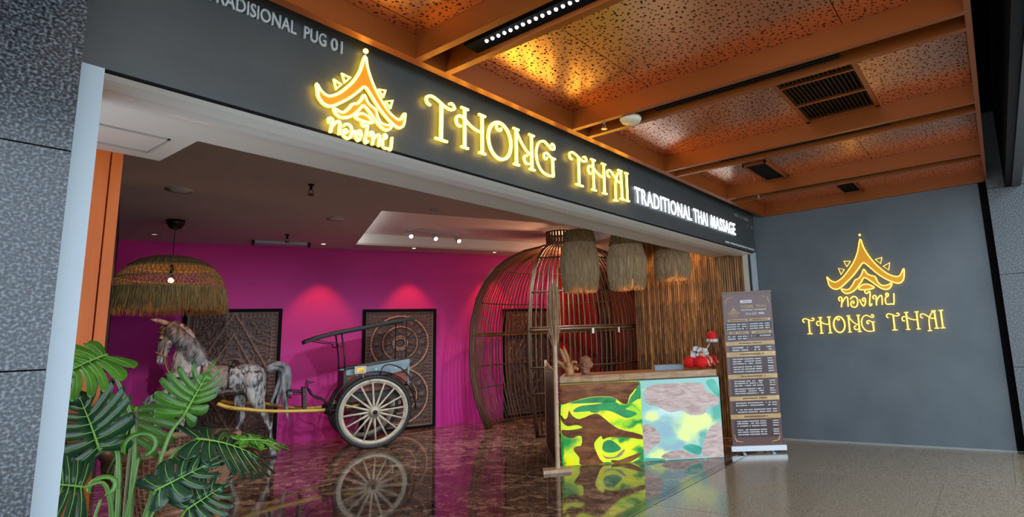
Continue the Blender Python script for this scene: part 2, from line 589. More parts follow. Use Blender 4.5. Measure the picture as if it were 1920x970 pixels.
cc = thing('ceiling', 'copper orange ceiling of beams and perforated panels outside the shop', 'ceiling', (0, 0, 0), kind='structure')
ZL, ZP = 3.37, 3.53
def beam(x, y0, y1):
    mb = MB().box(x-.016, x+.016, y0, y1, ZL+.008, ZP+.08).box(x-.024, x+.024, y0, y1, ZL, ZL+.009)
    obj('beam', mb, m_copper, cc)
XB = [(-1.15, -.92), (.49, .72), (2.13, 2.36), (3.70, 3.93), (5.335, 5.58), (7.03, 7.285)]
for a, b in XB:
    beam(a, -.05, 2.88)
    beam(b, -.05, 2.88)
    obj('recess_lining', MB().box(a+.016, b-.016, -.05, 2.88, ZP+.05, ZP+.08), m_black, cc)
beam(8.50, -.05, 2.88)
obj('edge_beam', MB().box(-4, 8.53, 2.88, 2.905, ZL+.012, ZP+.1).box(-4, 8.53, 2.88, 2.945, ZL, ZL+.013), m_copper, cc)
obj('edge_beam', MB().box(-4, 8.53, -.085, -.05, ZL, ZP+.08), m_copper, cc)
bays = [(-.92, .49), (.72, 2.13), (2.36, 3.70), (3.93, 5.335), (5.58, 7.03), (7.285, 8.50)]
cuts = {2: [-.05, .62, 2.10, 2.765, 2.88], 3: [-.05, .66, 1.31, 2.765, 2.88], 4: [-.05, 1.02, 2.0, 2.765, 2.88], 5: [-.05, 1.2, 2.3, 2.88]}
for k, (x0, x1) in enumerate(bays):
    ys = cuts.get(k, [-.05, 1.4, 2.765, 2.88])
    for j in range(len(ys)-1):
        if k == 3 and j == 1:
            continue
        obj('perforated_panel', MB().box(x0+.018, x1-.018, ys[j]+.003, ys[j+1]-.003, ZP+random.uniform(0, .003), ZP+.02), m_perf, cc)
    obj('panel_backing', MB().box(x0, x1, -.05, 2.88, ZP+.06, ZP+.08), m_black, cc)
# air grille
ag = thing('air_grille', 'slatted copper air grille set in the ceiling panels', 'air grille', (4.63, .985, ZP))
fr = MB()
hx, hy = .68, .325
fr.box(-hx, hx, -hy, -hy+.035, -.006, .02).box(-hx, hx, hy-.035, hy, -.006, .02).box(-hx, -hx+.035, -hy, hy, -.006, .02).box(hx-.035, hx, -hy, hy, -.006, .02)
obj('frame', fr, m_copper, ag)
for x in (-.225, .225):
    obj('divider', MB().box(x-.012, x+.012, -hy+.035, hy-.035, -.004, .02), m_copper, ag)
sl = MB().obox((-hx+.035, -.006, 0), (2*hx-.07, 0, 0), (0, .012, .012), (0, .004, .03)).mesh('slat')
sl.materials.append(M('dark_copper_slat', (.10, .04, .015), .5, .3))
for i in range(17):
    obj('slat', sl, None, ag, loc=(0, -hy+.05+i*(2*hy-.1)/16, 0))
obj('dark_backing', MB().box(-hx+.03, hx-.03, -hy+.03, hy-.03, .04, .05), m_black, ag)
# black ceiling fittings
for nm, (x0, x1, y0, y1), lb in (('ceiling_vent', (6.15, 7.0, 2.03, 2.31), 'black recessed slot fitting in the ceiling bay nearer the fascia'),
                                 ('ceiling_vent', (7.80, 8.46, 1.40, 1.66), 'black recessed slot fitting in the last ceiling bay by the slate wall')):
    v = thing(nm, lb, 'vent', ((x0+x1)/2, (y0+y1)/2, ZP-.022))
    hx, hy = (x1-x0)/2, (y1-y0)/2
    obj('frame', MB().box(-hx, hx, -hy, -hy+.018, -.008, .02).box(-hx, hx, hy-.018, hy, -.008, .02).box(-hx, -hx+.03, -hy, hy, -.008, .02).box(hx-.03, hx, -hy, hy, -.008, .02), m_copper, v)
    obj('dark_plate', MB().box(-hx+.03, hx-.03, -hy+.018, hy-.018, .01, .02), m_black, v)
# linear diffusers in the beam gaps
for k, (x, y0, y1, w) in enumerate(((3.815, .70, 2.15, 'second gap, above the smoke detector'), (5.457, .62, 2.3, 'third gap'), (7.157, .9, 2.3, 'gap nearest the slate wall'))):
    df = thing('linear_diffuser', 'black slotted air diffuser in the beam '+w, 'air diffuser', (x, (y0+y1)/2, ZL+.045), group='diffusers between the copper beams')
    h = (y1-y0)/2
    obj('housing', MB().box(-.085, .085, -h, h, 0, .08), m_black_metal, df)
    for xx in (-.055, -.018, .018, .055):
        obj('slot_fin', MB().box(xx-.006, xx+.006, -h, h, -.012, .0), m_black_metal, df)
# led strip
ls = thing('led_strip', 'strip of small white lit dots in the first beam gap', 'led strip', (2.285, 1.95, ZL+.035))
obj('channel', MB().box(-.055, .055, -1.9, .62, 0, .1), m_black, ls)
led_me = MB().ball((0, 0, 0), .011, 8, 6).mesh('led', True)
led_me.materials.append(M('lit_led', (1, 1, 1), .3, emit=(.95, .93, 1), es=7.0))
for i in range(24):
    obj('led', led_me, None, ls, loc=(-.02, .46-i*.05, -.004))
# smoke detector and sprinklers
sd = thing('smoke_detector', 'round white smoke detector hanging in the second beam gap', 'smoke detector', (3.82, 2.37, ZL+.02))
obj('body', MB().lathe([(.02, -.045), (.075, -.042), (.09, -.02), (.09, .0), (.05, .01)], 24), M('cream_plastic', (.72, .66, .52), .4), sd, True)
obj('mount', MB().lathe([(.04, .01), (.04, .12)], 16), m_black_metal, sd)
def sprinkler(loc, label, s=1.0, drop=.05, mat=m_steel):
    t = thing('sprinkler', label, 'sprinkler', loc, group='sprinklers')
    obj('pipe', MB().lathe(([(.010*s, ZP-ZL-.002), (.010*s, .002)] if loc[2] < HC-.1 else [])+[(.022*s, 0), (.022*s, -.008*s), (.010*s, -.01*s), (.010*s, -drop)], 12), mat, t, True)
    mb = MB().tube([(-.012*s, 0, -drop), (-.016*s, 0, -drop-.02*s), (0, 0, -drop-.035*s)], .003*s, 6).tube([(.012*s, 0, -drop), (.016*s, 0, -drop-.02*s), (0, 0, -drop-.035*s)], .003*s, 6)
    obj('yoke', mb, mat, t)
    obj('deflector', MB().lathe([(.022*s, -drop-.036*s), (.022*s, -drop-.04*s)], 12), mat, t)
    return t
sprinkler((3.79, 2.62, ZL+.05), 'small sprinkler head beside the round smoke detector', 1.2, .03)
sprinkler((7.18, 2.50, ZL+.05), 'small sprinkler head under the beam nearest the slate wall', 1.2, .03)
# ------------------------------------------------------------------ SIGNS
def ellipse(cx, cy, rx, ry, n=28, a0=0, a1=360):
    return [(cx+rx*math.cos(R(a0+(a1-a0)*i/n)), cy+ry*math.sin(R(a0+(a1-a0)*i/n))) for i in range(n+1)]
def cm2(pts, k=5):
    return [(p.x, p.y) for p in catmull([(a, b, 0) for a, b in pts], k)]
LET = {   # strokes in a box 1 high: (points, is_curve)
 'T': (.70, [([(.11,.73),(.03,.78),(.03,.90),(.14,.96),(.30,.91),(.45,.83),(.60,.82),(.67,.89),(.61,.97),(.54,.94)],1),([(.36,.87),(.355,.02)],0),([(.22,.01),(.50,.01)],0)]),
 'H': (.88, [([(.25,.98),(.25,.02)],0),([(.74,.98),(.74,.02)],0),([(.15,.98),(.35,.98)],0),([(.64,.98),(.84,.98)],0),([(.15,.01),(.35,.01)],0),([(.64,.01),(.84,.01)],0),
             ([(.15,.50),(.05,.52),(.02,.65),(.10,.75),(.24,.72),(.42,.60),(.60,.54),(.74,.55)],1)]),
 'O': (.80, [(ellipse(.4,.49,.36,.48),0),([(.33,.95),(.29,.84),(.36,.76),(.44,.79),(.43,.85)],1)]),
 'N': (.80, [([(.13,.98),(.13,.02)],0),([(.03,.98),(.23,.98)],0),([(.03,.01),(.23,.01)],0),([(.68,.98),(.68,.02)],0),([(.58,.98),(.78,.98)],0),([(.58,.01),(.78,.01)],0),
             ([(.14,.94),(.30,.68),(.50,.48),(.68,.40)],1),([(.52,.36),(.43,.33),(.40,.22),(.48,.13),(.62,.16)],1)]),
 'G': (.86, [([(.70,.90),(.74,.97),(.82,.93),(.82,.83),(.70,.81),(.54,.89),(.38,.95),(.17,.85),(.06,.58),(.10,.28),(.28,.06),(.52,0),(.78,.02)],1),([(.76,.02),(.74,.54)],0),
             ([(.86,.54),(.68,.55),(.52,.63),(.40,.60),(.38,.49),(.46,.45),(.50,.51)],1)]),
 'A': (.92, [([(.76,.98),(.78,.04)],0),([(.60,.98),(.84,.98)],0),([(.66,.01),(.90,.01)],0),([(.72,.97),(.56,.80),(.44,.50),(.42,.0),(.41,-.10)],1),([(.30,-.12),(.52,-.10)],0),
             ([(.14,.62),(.05,.65),(.03,.78),(.13,.85),(.28,.79),(.44,.66),(.60,.57),(.76,.56)],1)]),
 'I': (.30, [([(.15,.98),(.15,.02)],0),([(.04,.98),(.26,.98)],0),([(.04,.01),(.26,.01)],0)]),
}
def letter(ch, parent, org, ux, out, width, height, rad, m_face, m_back):
    """one raised channel letter: lit rounded face tube, backing and a halo strip towards the wall"""
    w0, strokes = LET[ch]
    org, ux, out = Vector(org), Vector(ux), Vector(out)
    uz = Vector((0, 0, 1))
    face, back = MB(), MB()
    for pts, cv in strokes:
        P = cm2(pts) if cv else pts
        serif = (not cv) and abs(P[0][1]-P[-1][1]) < .03 and len(P) == 2
        r = rad*(.8 if serif or cv else 1.12)
        q = [org+ux*(p[0]/w0*width)+uz*(p[1]*height) for p in P]
        face.tube([p+out*.034 for p in q], .006, 6, r2=r, up=out)
        back.tube([p+out*.022 for p in q], .003, 4, r2=r*.85, up=out)
    f = obj('letter', face, m_face, parent, True)
    obj('halo_strip', back, m_back, f)
    return f

LOGO = {
'outer':[(-0.001,-0.056),(0.028,-0.174),(0.086,-0.311),(0.154,-0.422),(0.237,-0.525),(0.323,-0.602),(0.411,-0.639),(0.458,-0.623),(0.486,-0.576),(0.513,-0.538),(0.508,-0.620),(0.488,-0.693),(0.438,-0.730),(0.372,-0.715),(0.270,-0.655),(0.170,-0.569),(0.085,-0.475),(0.007,-0.401),(-0.060,-0.468),(-0.153,-0.571),(-0.262,-0.665),(-0.361,-0.735),(-0.438,-0.733),(-0.492,-0.679),(-0.503,-0.616),(-0.514,-0.553),(-0.476,-0.601),(-0.427,-0.632),(-0.377,-0.633),(-0.286,-0.575),(-0.192,-0.471),(-0.115,-0.366),(-0.052,-0.233)],
'inner':[(0.002,-0.492),(0.043,-0.565),(0.103,-0.597),(0.141,-0.617),(0.165,-0.688),(0.214,-0.743),(0.292,-0.741),(0.333,-0.720),(0.338,-0.746),(0.302,-0.792),(0.247,-0.801),(0.180,-0.765),(0.108,-0.699),(0.002,-0.612),(-0.049,-0.667),(-0.123,-0.755),(-0.193,-0.801),(-0.261,-0.816),(-0.308,-0.791),(-0.329,-0.746),(-0.272,-0.760),(-0.222,-0.755),(-0.165,-0.691),(-0.127,-0.634),(-0.075,-0.613),(-0.028,-0.549)],
'leaf':[(-0.096,-0.766),(-0.037,-0.711),(0.028,-0.709),(0.088,-0.740),(0.109,-0.767),(0.004,-0.784)],
't1':[(-0.255,-0.350),(-0.164,-0.360),(-0.222,-0.433)],'t2':[(-0.340,-0.443),(-0.259,-0.469),(-0.311,-0.538)],
't3':[(0.256,-0.354),(0.167,-0.372),(0.231,-0.439)],'t4':[(0.348,-0.439),(0.258,-0.480),(0.322,-0.537)],
'th1':[(-0.368,-0.917),(-0.381,-0.881),(-0.362,-0.857),(-0.337,-0.871),(-0.341,-0.919),(-0.355,-1.005)],'th1b':[(-0.344,-0.945),(-0.301,-0.887),(-0.274,-0.864),(-0.257,-0.891),(-0.263,-1.003)],
'th2':[(-0.223,-0.902),(-0.192,-0.870),(-0.151,-0.870),(-0.127,-0.910),(-0.133,-0.978),(-0.158,-1.013),(-0.199,-1.012),(-0.221,-0.988),(-0.216,-0.946),(-0.190,-0.930),(-0.176,-0.949),(-0.194,-0.965)],
'th3':[(-0.037,-0.942),(-0.060,-0.932),(-0.054,-0.903),(-0.028,-0.900),(-0.021,-0.943),(-0.034,-0.985),(-0.055,-1.009),(-0.081,-0.973),(-0.098,-0.912)],
'th4':[(-0.016,-0.787),(-0.013,-0.825),(0.011,-0.835),(0.036,-0.812),(0.049,-0.838),(0.026,-0.997),(0.048,-1.002),(0.056,-0.979)],
'th5':[(0.092,-0.926),(0.079,-0.897),(0.098,-0.871),(0.120,-0.883),(0.120,-0.920),(0.114,-1.012)],'th5b':[(0.121,-0.954),(0.149,-0.906),(0.181,-0.878),(0.197,-0.901),(0.188,-1.009)],
'th6':[(0.267,-0.898),(0.249,-0.880),(0.256,-0.855),(0.279,-0.862),(0.275,-0.895),(0.242,-0.913),(0.235,-0.979),(0.255,-1.006),(0.309,-1.004),(0.337,-1.003),(0.352,-0.863)]}
def logo(parent, org, ux, out, sx, sz, rad, m_face, m_back, m_fill):
    org, ux, out = Vector(org), Vector(ux), Vector(out)
    uz = Vector((0, 0, 1))
    P = lambda p: org+ux*(p[0]*sx)+uz*(p[1]*sz)
    def outline(keys, name, closed, rr, k=4):
        fm, bm_ = MB(), MB()
        for key in keys:
            pts = [P(p) for p in LOGO[key]]
            if k > 1:
                pts = catmull(pts, k, closed)
            fm.tube([p+out*.034 for p in pts], .006, 6, r2=rr, up=out, closed=closed)
            bm_.tube([p+out*.022 for p in pts], .003, 4, r2=rr, up=out, closed=closed)
        f = obj(name, fm, m_face, parent, True)
        obj('halo_strip', bm_, m_back, f)
        return f
    for key, nm in (('outer', 'roof_outline'), ('inner', 'lower_roof_outline'), ('leaf', 'leaf_outline')):
        f = outline([key], nm, True, rad, 3)
        pts = [P(p) for p in LOGO[key]]
        mb = MB()
        n = len(pts)
        mb.v += [tuple(p+out*.033) for p in pts]+[tuple(p+out*.028) for p in pts]
        mb.f += [tuple(range(n)), tuple(reversed(range(n, 2*n)))]+[(i, (i+1) % n, (i+1) % n+n, i+n) for i in range(n)]
        obj('amber_panel', mb, m_fill, f, recalc=True)
    for key in ('t1', 't2', 't3', 't4'):
        outline([key], 'triangle', True, rad*.8, 1)
    for keys in (['th1', 'th1b'], ['th2'], ['th3'], ['th4'], ['th5', 'th5b'], ['th6']):
        outline(keys, 'script_letter', False, rad*.95, 4)
    b = org+out*.034
    obj('finial_ball', MB().ball(b, rad*2.1, 12, 8), m_face, parent, True)

def word(parent, items, zb, h, org_fn, ux, out, rad, mf, mbk):
    for ch, x0, x1, h_ in items:
        letter(ch, parent, org_fn(x0, zb), ux, out, x1-x0, h_, rad, mf, mbk)

# main sign on the fascia
sg = thing('logo_sign', 'lit yellow temple roof logo with script letters on the dark fascia', 'sign', (1.882, FY, 3.385))
logo(sg, (0, 0, 0), (1, 0, 0), (0, -1, 0),   .555, .578, .0075, m_glow_letter, m_halo, m_amber)
sw = thing('letter_sign', 'large lit yellow curled letters in the middle of the dark fascia', 'sign', (0, FY, 0))
for ch, x0, x1 in (('T',2.322,2.578),('H',2.574,2.872),('O',2.872,3.137),('N',3.140,3.402),('G',3.400,3.660),('T',3.852,4.125),('H',4.128,4.440),('A',4.440,4.745),('I',4.755,4.840)):
    letter(ch, sw, (x0, 0, 2.972), (1, 0, 0), (0, -1, 0), x1-x0, .305, .0118, m_glow_letter, m_halo)
# logo and word on the slate wall
sl_ = thing('logo_sign', 'lit gold temple roof logo with script letters on the slate grey wall', 'sign', (8.53, 1.523, 2.888))
logo(sl_, (0, 0, 0), (0, -1, 0), (-1, 0, 0), 1, 1, .0088, m_glow_wall, m_halo_wall, m_amber_wall)
sw2 = thing('letter_sign', 'lit gold curled letters under the logo on the slate grey wall', 'sign', (8.53, 0, 0))
for ch, y0, y1 in (('T',2.45,2.271),('H',2.253,2.031),('O',2.017,1.847),('N',1.828,1.636),('G',1.64,1.455),('T',1.30,1.127),('H',1.112,.885),('A',.885,.672),('I',.672,.595)):
    letter(ch, sw2, (0, y0, 1.525), (0, -1, 0), (-1, 0, 0), y0-y1, .235, .0098, m_glow_wall, m_halo_wall)

def text_letters(txt, parent, org, ux, uz, out, height, width, depth, mat, name='letter', bold=0.0, split=True, spacing=1.0):
    """flat raised letters from the built-in font, one mesh per letter, fitted to width and cap height"""
    cu = bpy.data.curves.new('t', 'FONT')
    cu.body = txt
    cu.resolution_u = 3
    cu.space_character = spacing
    cu.offset = bold
    t = bpy.data.objects.new('t', cu)
    COL.objects.link(t)
    dg = bpy.context.evaluated_depsgraph_get()
    dg.update()
    me = bpy.data.meshes.new_from_object(t.evaluated_get(dg))
    bpy.data.objects.remove(t)
    vs = [v.co.copy() for v in me.vertices]
    fs = [tuple(p.vertices) for p in me.polygons]
    par = list(range(len(vs)))
    def find(a):
        while par[a] != a:
            par[a] = par[par[a]]
            a = par[a]
        return a
    for f in fs:
        for i in f[1:]:
            par[find(i)] = find(f[0])
    groups = {}
    for f in fs:
        groups.setdefault(find(f[0]) if split else 0, []).append(f)
    x0 = min(v.x for v in vs); x1 = max(v.x for v in vs)
    y0 = min(v.y for v in vs); y1 = max(v.y for v in vs)
    org, ux, uz, out = map(Vector, (org, ux, uz, out))
    M_ = lambda v: org+ux*((v.x-x0)/(x1-x0)*width)+uz*((v.y-y0)/(y1-y0)*height)
    for fsub in groups.values():
        mb = MB()
        ids = sorted({i for f in fsub for i in f})
        mp = {i: k for k, i in enumerate(ids)}
        n = len(ids)
        mb.v = [tuple(M_(vs[i])+out*depth) for i in ids]+[tuple(M_(vs[i])) for i in ids]
        cnt = {}
        for f in fsub:
            g = [mp[i] for i in f]
            mb.f.append(tuple(g))
            for i in range(len(g)):
                e = (g[i], g[(i+1) % len(g)])
                cnt[e] = 1
        for (a, b) in list(cnt):
            if (b, a) not in cnt:
                mb.f.append((b, a, a+n, b+n))
        obj(name, mb, mat, parent)

tm = thing('letter_sign', 'white lit straight capital letters at the right part of the fascia', 'sign', (0, FY, 0))
for o_, w_, tx in ((4.97, 1.33, 'TRADITIONAL'), (6.36, .41, 'THAI'), (6.885, .83, 'MASSAGE')):
    text_letters(tx, tm, (o_, -.012, 2.995), (1, 0, 0), (0, 0, 1), (0, -1, 0), .176, w_, .006, m_glow_white, bold=.010, spacing=1.12)
tt = thing('letter_sign', 'unlit silver grey capital letters at the top left of the fascia', 'sign', (0, FY, 0))
for o_, w_, tx in ((1.052, .430, 'TRADISIONAL'), (1.525, .125, 'PUG'), (1.678, .07, '01')):
    text_letters(tx, tt, (o_, -.004, 3.317), (1, 0, 0), (0, 0, 1), (0, -1, 0), .077, w_, .012, m_silver_text, bold=.006)
# small faint lettering lines at the right end of the fascia
def dash_line(parent, name, mat, x0, x1, z, h, fn, seed, gap=.35):
    rnd = random.Random(seed)
    mb = MB()
    x = x0
    while x < x1:
        w = min(rnd.uniform(.35, 1.1)*h*1.4, x1-x)
        if rnd.random() > gap*.3:
            fn(mb, x, x+w, z-h/2*rnd.uniform(.8, 1), z+h/2*rnd.uniform(.8, 1))
        x += w+h*rnd.uniform(.15, .35)
    return obj(name, mb, mat, parent, kind='stuff')
m_small_white = M('small_white_print', (.62, .66, .64), .6)
m_small_dim = M('small_dim_print', (.20, .22, .20), .6)
fl_ = thing('small_lettering', 'tiny white and faint lettering lines at the right end of the fascia', 'lettering', (0, FY, 0))
fb = lambda mb, a, b, z0, z1: mb.box(a, b, -.004, -.0005, z0, z1)
dash_line(fl_, 'printed_line', m_small_white, 7.34, 8.46, 2.862, .026, fb, 1)
dash_line(fl_, 'printed_line', m_small_dim, 7.75, 8.46, 3.315, .05, fb, 2, 1.2)
dash_line(fl_, 'printed_line', m_small_dim, 8.25, 8.46, 3.215, .05, fb, 3, 1.2)

# ------------------------------------------------------------------ CEILING FIXTURES IN THE SHOP
def downlight(x, y, label, energy, tgt, col=(1, .24, .07), ang=66, on=True):
    t = thing('downlight', label, 'downlight', (x, y, HC), group='recessed downlights')
    obj('rim', MB().lathe([(.032, -.002), (.045, -.004), (.048, 0)], 20, cap=False), m_white, t, True)
    obj('lens', MB().lathe([(.033, -.001), (.001, -.0015)], 16), M('downlight_lens', (1, .9, .8), .3, emit=(1, .8, .6), es=5 if on else .6), t)
    if energy:
        spot('downlight_beam', (x, y, HC-.03), tgt, energy, col, ang, .55, .03)
    return t
for x, y, e, lb in ((5.66, 10.36, 80, 'small recessed downlight in the shop ceiling nearest the air unit'), (7.13, 9.70, 80, 'small recessed downlight between the white tray and the magenta wall'),
                    (8.69, 9.05, 80, 'small recessed downlight beside the bamboo cage'), (3.39, 11.2, 0, 'small recessed downlight behind the straw dome lamp')):
    downlight(x, y, lb, e, (x+.12, y+.26, 0), on=e > 0)
for i, (x, y) in enumerate(((7.95, 4.05), (7.95, 4.75))):
    downlight(x, y, 'small recessed downlight over the counter, %s the bamboo wall' % ('near the door end of' if i == 0 else 'near the cage end of'), 60, (8.3, y+.1, 0), (1, .62, .30), 80)
tl = thing('track_light', 'white ceiling track with three small lit spotlights in the white tray', 'track light', (7.04, 8.965, HC+.22), math.atan2(-.195, .966))
obj('track', MB().box(-.52, .52, -.018, .018, -.03, 0), m_white_metal, tl)
for x in (-.49, .0, .49):
    h = obj('spot_head', MB().tube([(x, 0, -.03), (x, 0, -.09)], .012, 8).tube([(x, .05, -.08), (x, -.07, -.15)], [.035, .04], 12), m_white_metal, tl, True)
    obj('lit_lens', MB().tube([(x, -.07, -.15), (x, -.073, -.152)], .036, 12), M('spot_lens', (1, 1, 1), .3, emit=(1, .86, .70), es=9), h)
for x in (6.6, 7.04, 7.5):
    spot('track_beam', (x, 8.85, HC+.05), (x+.3, 5.5, .6), 40, (1, .78, .55), 75, .6, .04)
for i, (x, y, tx, ty) in enumerate(((2.1, 5.3, 3.6, 10.6), (3.7, 5.2, 4.9, 9.8), (5.3, 5.1, 6.6, 9.0), (6.9, 5.5, 8.2, 8.2))):  # added unseen fill lights to brighten the shop interior
    t = thing('added_fill_spot', 'added unseen fill spotlight behind the entrance soffit, '+('aimed at the horse', 'aimed between horse and cart', 'aimed at the cart', 'aimed at the bamboo cage')[i], 'spotlight', (x, y, HC), group='added fill spotlights behind the soffit')
    obj('mount', MB().lathe([(.05, 0), (.05, -.02), (.012, -.025), (.012, -.07)], 16), m_white, t, True)
    obj('spot_head', MB().tube([(0, -.05, -.08), (0, .06, -.11)], [.045, .05], 14), m_white, t, True)
    spot('added_fill_beam', (x, y+.09, HC-.13), (tx, ty, -.3), 250, (.90, .95, 1), 78, .9, .06)
acu = thing('air_unit', 'flat pale ceiling air unit at the top of the magenta wall', 'air unit', (5.07, 10.66, HC-.002), TH)
obj('body', MB().box(-.40, .40, -.13, .13, -.05, 0), m_white_metal, acu)
for x in (-.43, .43):
    obj('bracket', MB().box(x-.02, x+.02, -.14, .10, -.06, 0), m_black_metal, acu)
sprinkler((3.50, 6.73, HC), 'dark sprinkler head in the middle of the shop ceiling', 1.6, .07, m_black_metal)
sprinkler((4.79, 9.9, HC), 'dark sprinkler head above the ceiling air unit', 1.6, .07, m_black_metal)
for i, (x, y, r, nm, lb) in enumerate(((2.63, 8.03, .14, 'ceiling_speaker', 'round flat ceiling speaker left of the dark sprinkler'), (4.68, 8.25, .13, 'ceiling_speaker', 'round flat ceiling speaker left of the white tray'),
                                       (5.31, 6.76, .07, 'smoke_detector', 'small round smoke detector beside the near edge of the white tray'))):
    t = thing(nm, lb, nm.split('_')[-1], (x, y, HC))
    obj('rim', MB().lathe([(r, 0), (r, -.012), (r*.9, -.016)], 28, cap=False), m_white_metal, t, True)
    obj('face', MB().lathe([(r*.9, -.012), (r*.5, -.02), (.001, -.022)], 28), m_ceil, t, True)

# ------------------------------------------------------------------ LAMPS
m_straw = MN('straw', [(.3, (.11, .068, .022)), (.6, (.26, .175, .065)), (.8, (.38, .27, .12))], 9, 3, (6, 6, .6), rough=.8)
m_straw_dark = MN('brown_straw', [(.3, (.08, .045, .016)), (.7, (.22, .13, .05))], 9, 3, (6, 6, .6), rough=.8)
m_raffia = MN('raffia', [(.3, (.28, .18, .09)), (.6, (.54, .39, .22)), (.8, (.72, .56, .36))], 9, 3, (7, 7, .5), rough=.85)

def tri_strand(mb, pts, r):
    mb.tube(pts, [r*1.0]*(len(pts)-1)+[r*.4], 3, cap=False)

dl = thing('dome_lamp', 'large woven straw dome lamp with long fringe above the horse', 'lamp', (3.22, 9.86, 0))
obj('ceiling_cup', MB().lathe([(.02, 3.44), (.07, 3.46), (.105, 3.53), (.115, HC)], 24), m_black_metal, dl, True)
obj('cord', MB().tube([(0, 0, 3.45), (0, 0, 3.02)], .006, 6), m_black_metal, dl)
def dome_r(z):   # radius of the lamp shade at height z
    for (z0, r0), (z1, r1) in zip(DP[:-1], DP[1:]):
        if z0 >= z >= z1:
            return r0+(r1-r0)*(z0-z)/(z0-z1)
    return DP[-1][1]
DP = [(3.03, .05), (3.01, .22), (2.96, .36), (2.88, .48), (2.78, .565), (2.66, .62), (2.56, .64)]
mb = MB()
for k in range(30):
    w = 2*PI*k/30
    mb.tube([(r*math.cos(w), r*math.sin(w), z+.01) for z, r in DP[:4]], .018, 5, r2=.05)
obj('top_cap', mb, m_straw_dark, dl, kind='stuff')
mb = MB()
for k in range(66):
    for s in (-1, 1):
        pts = []
        for i in range(9):
            t = i/8
            z = 2.89-(2.89-2.56)*t
            w = 2*PI*k/66+s*t*.34
            r = dome_r(z)+s*.004
            pts.append((r*math.cos(w), r*math.sin(w), z))
        mb.tube(pts, .0055, 4, cap=False)
obj('woven_lattice', mb, m_straw, dl, kind='stuff')
mb = MB()
for z, rr in ((2.885, .016), (2.72, .010), (2.565, .016)):
    r = dome_r(z)
    mb.tube([(r*math.cos(2*PI*i/40), r*math.sin(2*PI*i/40), z) for i in range(40)], rr, 6, closed=True)
obj('hoop', mb, m_straw, dl, True)
mb = MB()
rnd = random.Random(3)
for k in range(1500):
    w = rnd.uniform(0, 2*PI)
    r = .645+rnd.uniform(-.012, .012)
    L_ = rnd.uniform(.24, .36)
    dw = rnd.uniform(-.05, .05)
    rr = r+rnd.uniform(-.03, .05)
    tri_strand(mb, [(r*math.cos(w), r*math.sin(w), 2.57), ((r+rr)/2*math.cos(w+dw*.4), (r+rr)/2*math.sin(w+dw*.4), 2.57-L_*.5), (rr*math.cos(w+dw), rr*math.sin(w+dw), 2.57-L_)], .0055)
obj('straw_fringe', mb, m_straw, dl, kind='stuff')
obj('bulb_holder', MB().lathe([(.022, 2.74), (.025, 2.85), (.012, 3.02)], 12), m_black_metal, dl, True)
obj('bulb', MB().ball((0, 0, 2.70), .035, 12, 8), m_bulb, dl, True)
point('dome_lamp_light', (3.22, 9.86, 2.66), 22, (1, .42, .15), .04)

def raffia_lamp(x, y, zt, zb, w, label, first_seed):
    t = thing('raffia_lamp', label, 'lamp', (x, y, 0), group='raffia pendant lamps over the counter')
    obj('cord', MB().tube([(0, 0, zt), (0, 0, HC)], .004, 6), m_black_metal, t)
    rt = w*.36
    obj('frame_ring', MB().tube([(rt*math.cos(2*PI*i/24), rt*math.sin(2*PI*i/24), zt) for i in range(24)], .008, 6, closed=True), m_straw_dark, t)
    cap = MB()
    for k in range(40):
        a_ = 2*PI*k/40
        cap.tube([(.02*math.cos(a_), .02*math.sin(a_), zt+.02), (rt*math.cos(a_), rt*math.sin(a_), zt), (w*.44*math.cos(a_), w*.44*math.sin(a_), zt-.17)], .012, 4, r2=.02, cap=False)
    obj('woven_cap', cap, m_straw, t, kind='stuff')
    rnd = random.Random(first_seed)
    mb = MB()
    h = zt-zb
    for k in range(950):
        a_ = rnd.uniform(0, 2*PI)
        lay = rnd.random()
        z0 = zt-.10-.12*lay
        r0 = w*(.40+.04*lay)
        L_ = (z0-zb)*rnd.uniform(.86, 1.0)
        da = rnd.uniform(-.16, .16)+.10*math.sin(3*a_)
        r1 = w*.5*rnd.uniform(.94, 1.05)
        r2 = w*.5*rnd.uniform(.72, .92)
        tri_strand(mb, [(r0*math.cos(a_), r0*math.sin(a_), z0), (r1*math.cos(a_+da*.4), r1*math.sin(a_+da*.4), z0-L_*.4), (r1*.98*math.cos(a_+da*.7), r1*.98*math.sin(a_+da*.7), z0-L_*.7), (r2*math.cos(a_+da), r2*math.sin(a_+da), z0-L_)], .006)
    obj('raffia_strands', mb, m_raffia, t, kind='stuff')
    obj('bulb', MB().ball((0, 0, zb+.22), .04, 12, 8), m_bulb, t, True)
    point('raffia_lamp_light', (x, y, zb+.20), 9, (1, .48, .18), .05)
raffia_lamp(6.19, 4.78, 3.085, 2.225, .515, 'shaggy raffia pendant lamp hanging at the cage end of the counter', 11)
raffia_lamp(6.58, 4.26, 3.03, 2.236, .53, 'shaggy raffia pendant lamp hanging over the middle of the counter', 12)
raffia_lamp(7.62, 4.10, 3.05, 2.42, .55, 'shaggy raffia pendant lamp nearest the banner, in front of the bamboo wall', 13)
# ------------------------------------------------------------------ CARVED PANELS on the back wall
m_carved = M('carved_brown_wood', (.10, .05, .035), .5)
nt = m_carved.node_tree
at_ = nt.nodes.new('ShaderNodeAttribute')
at_.attribute_name = 'shade_wear'
rp = ramp(nt, [(.0, (.035, .016, .012)), (.45, (.12, .055, .038)), (.75, (.22, .12, .08)), (1.0, (.46, .32, .22))])  # shade painted in by relief height: dark recesses, paler worn wood on raised parts
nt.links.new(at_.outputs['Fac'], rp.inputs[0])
nt.links.new(rp.outputs[0], nt.nodes['Principled BSDF'].inputs['Base Color'])

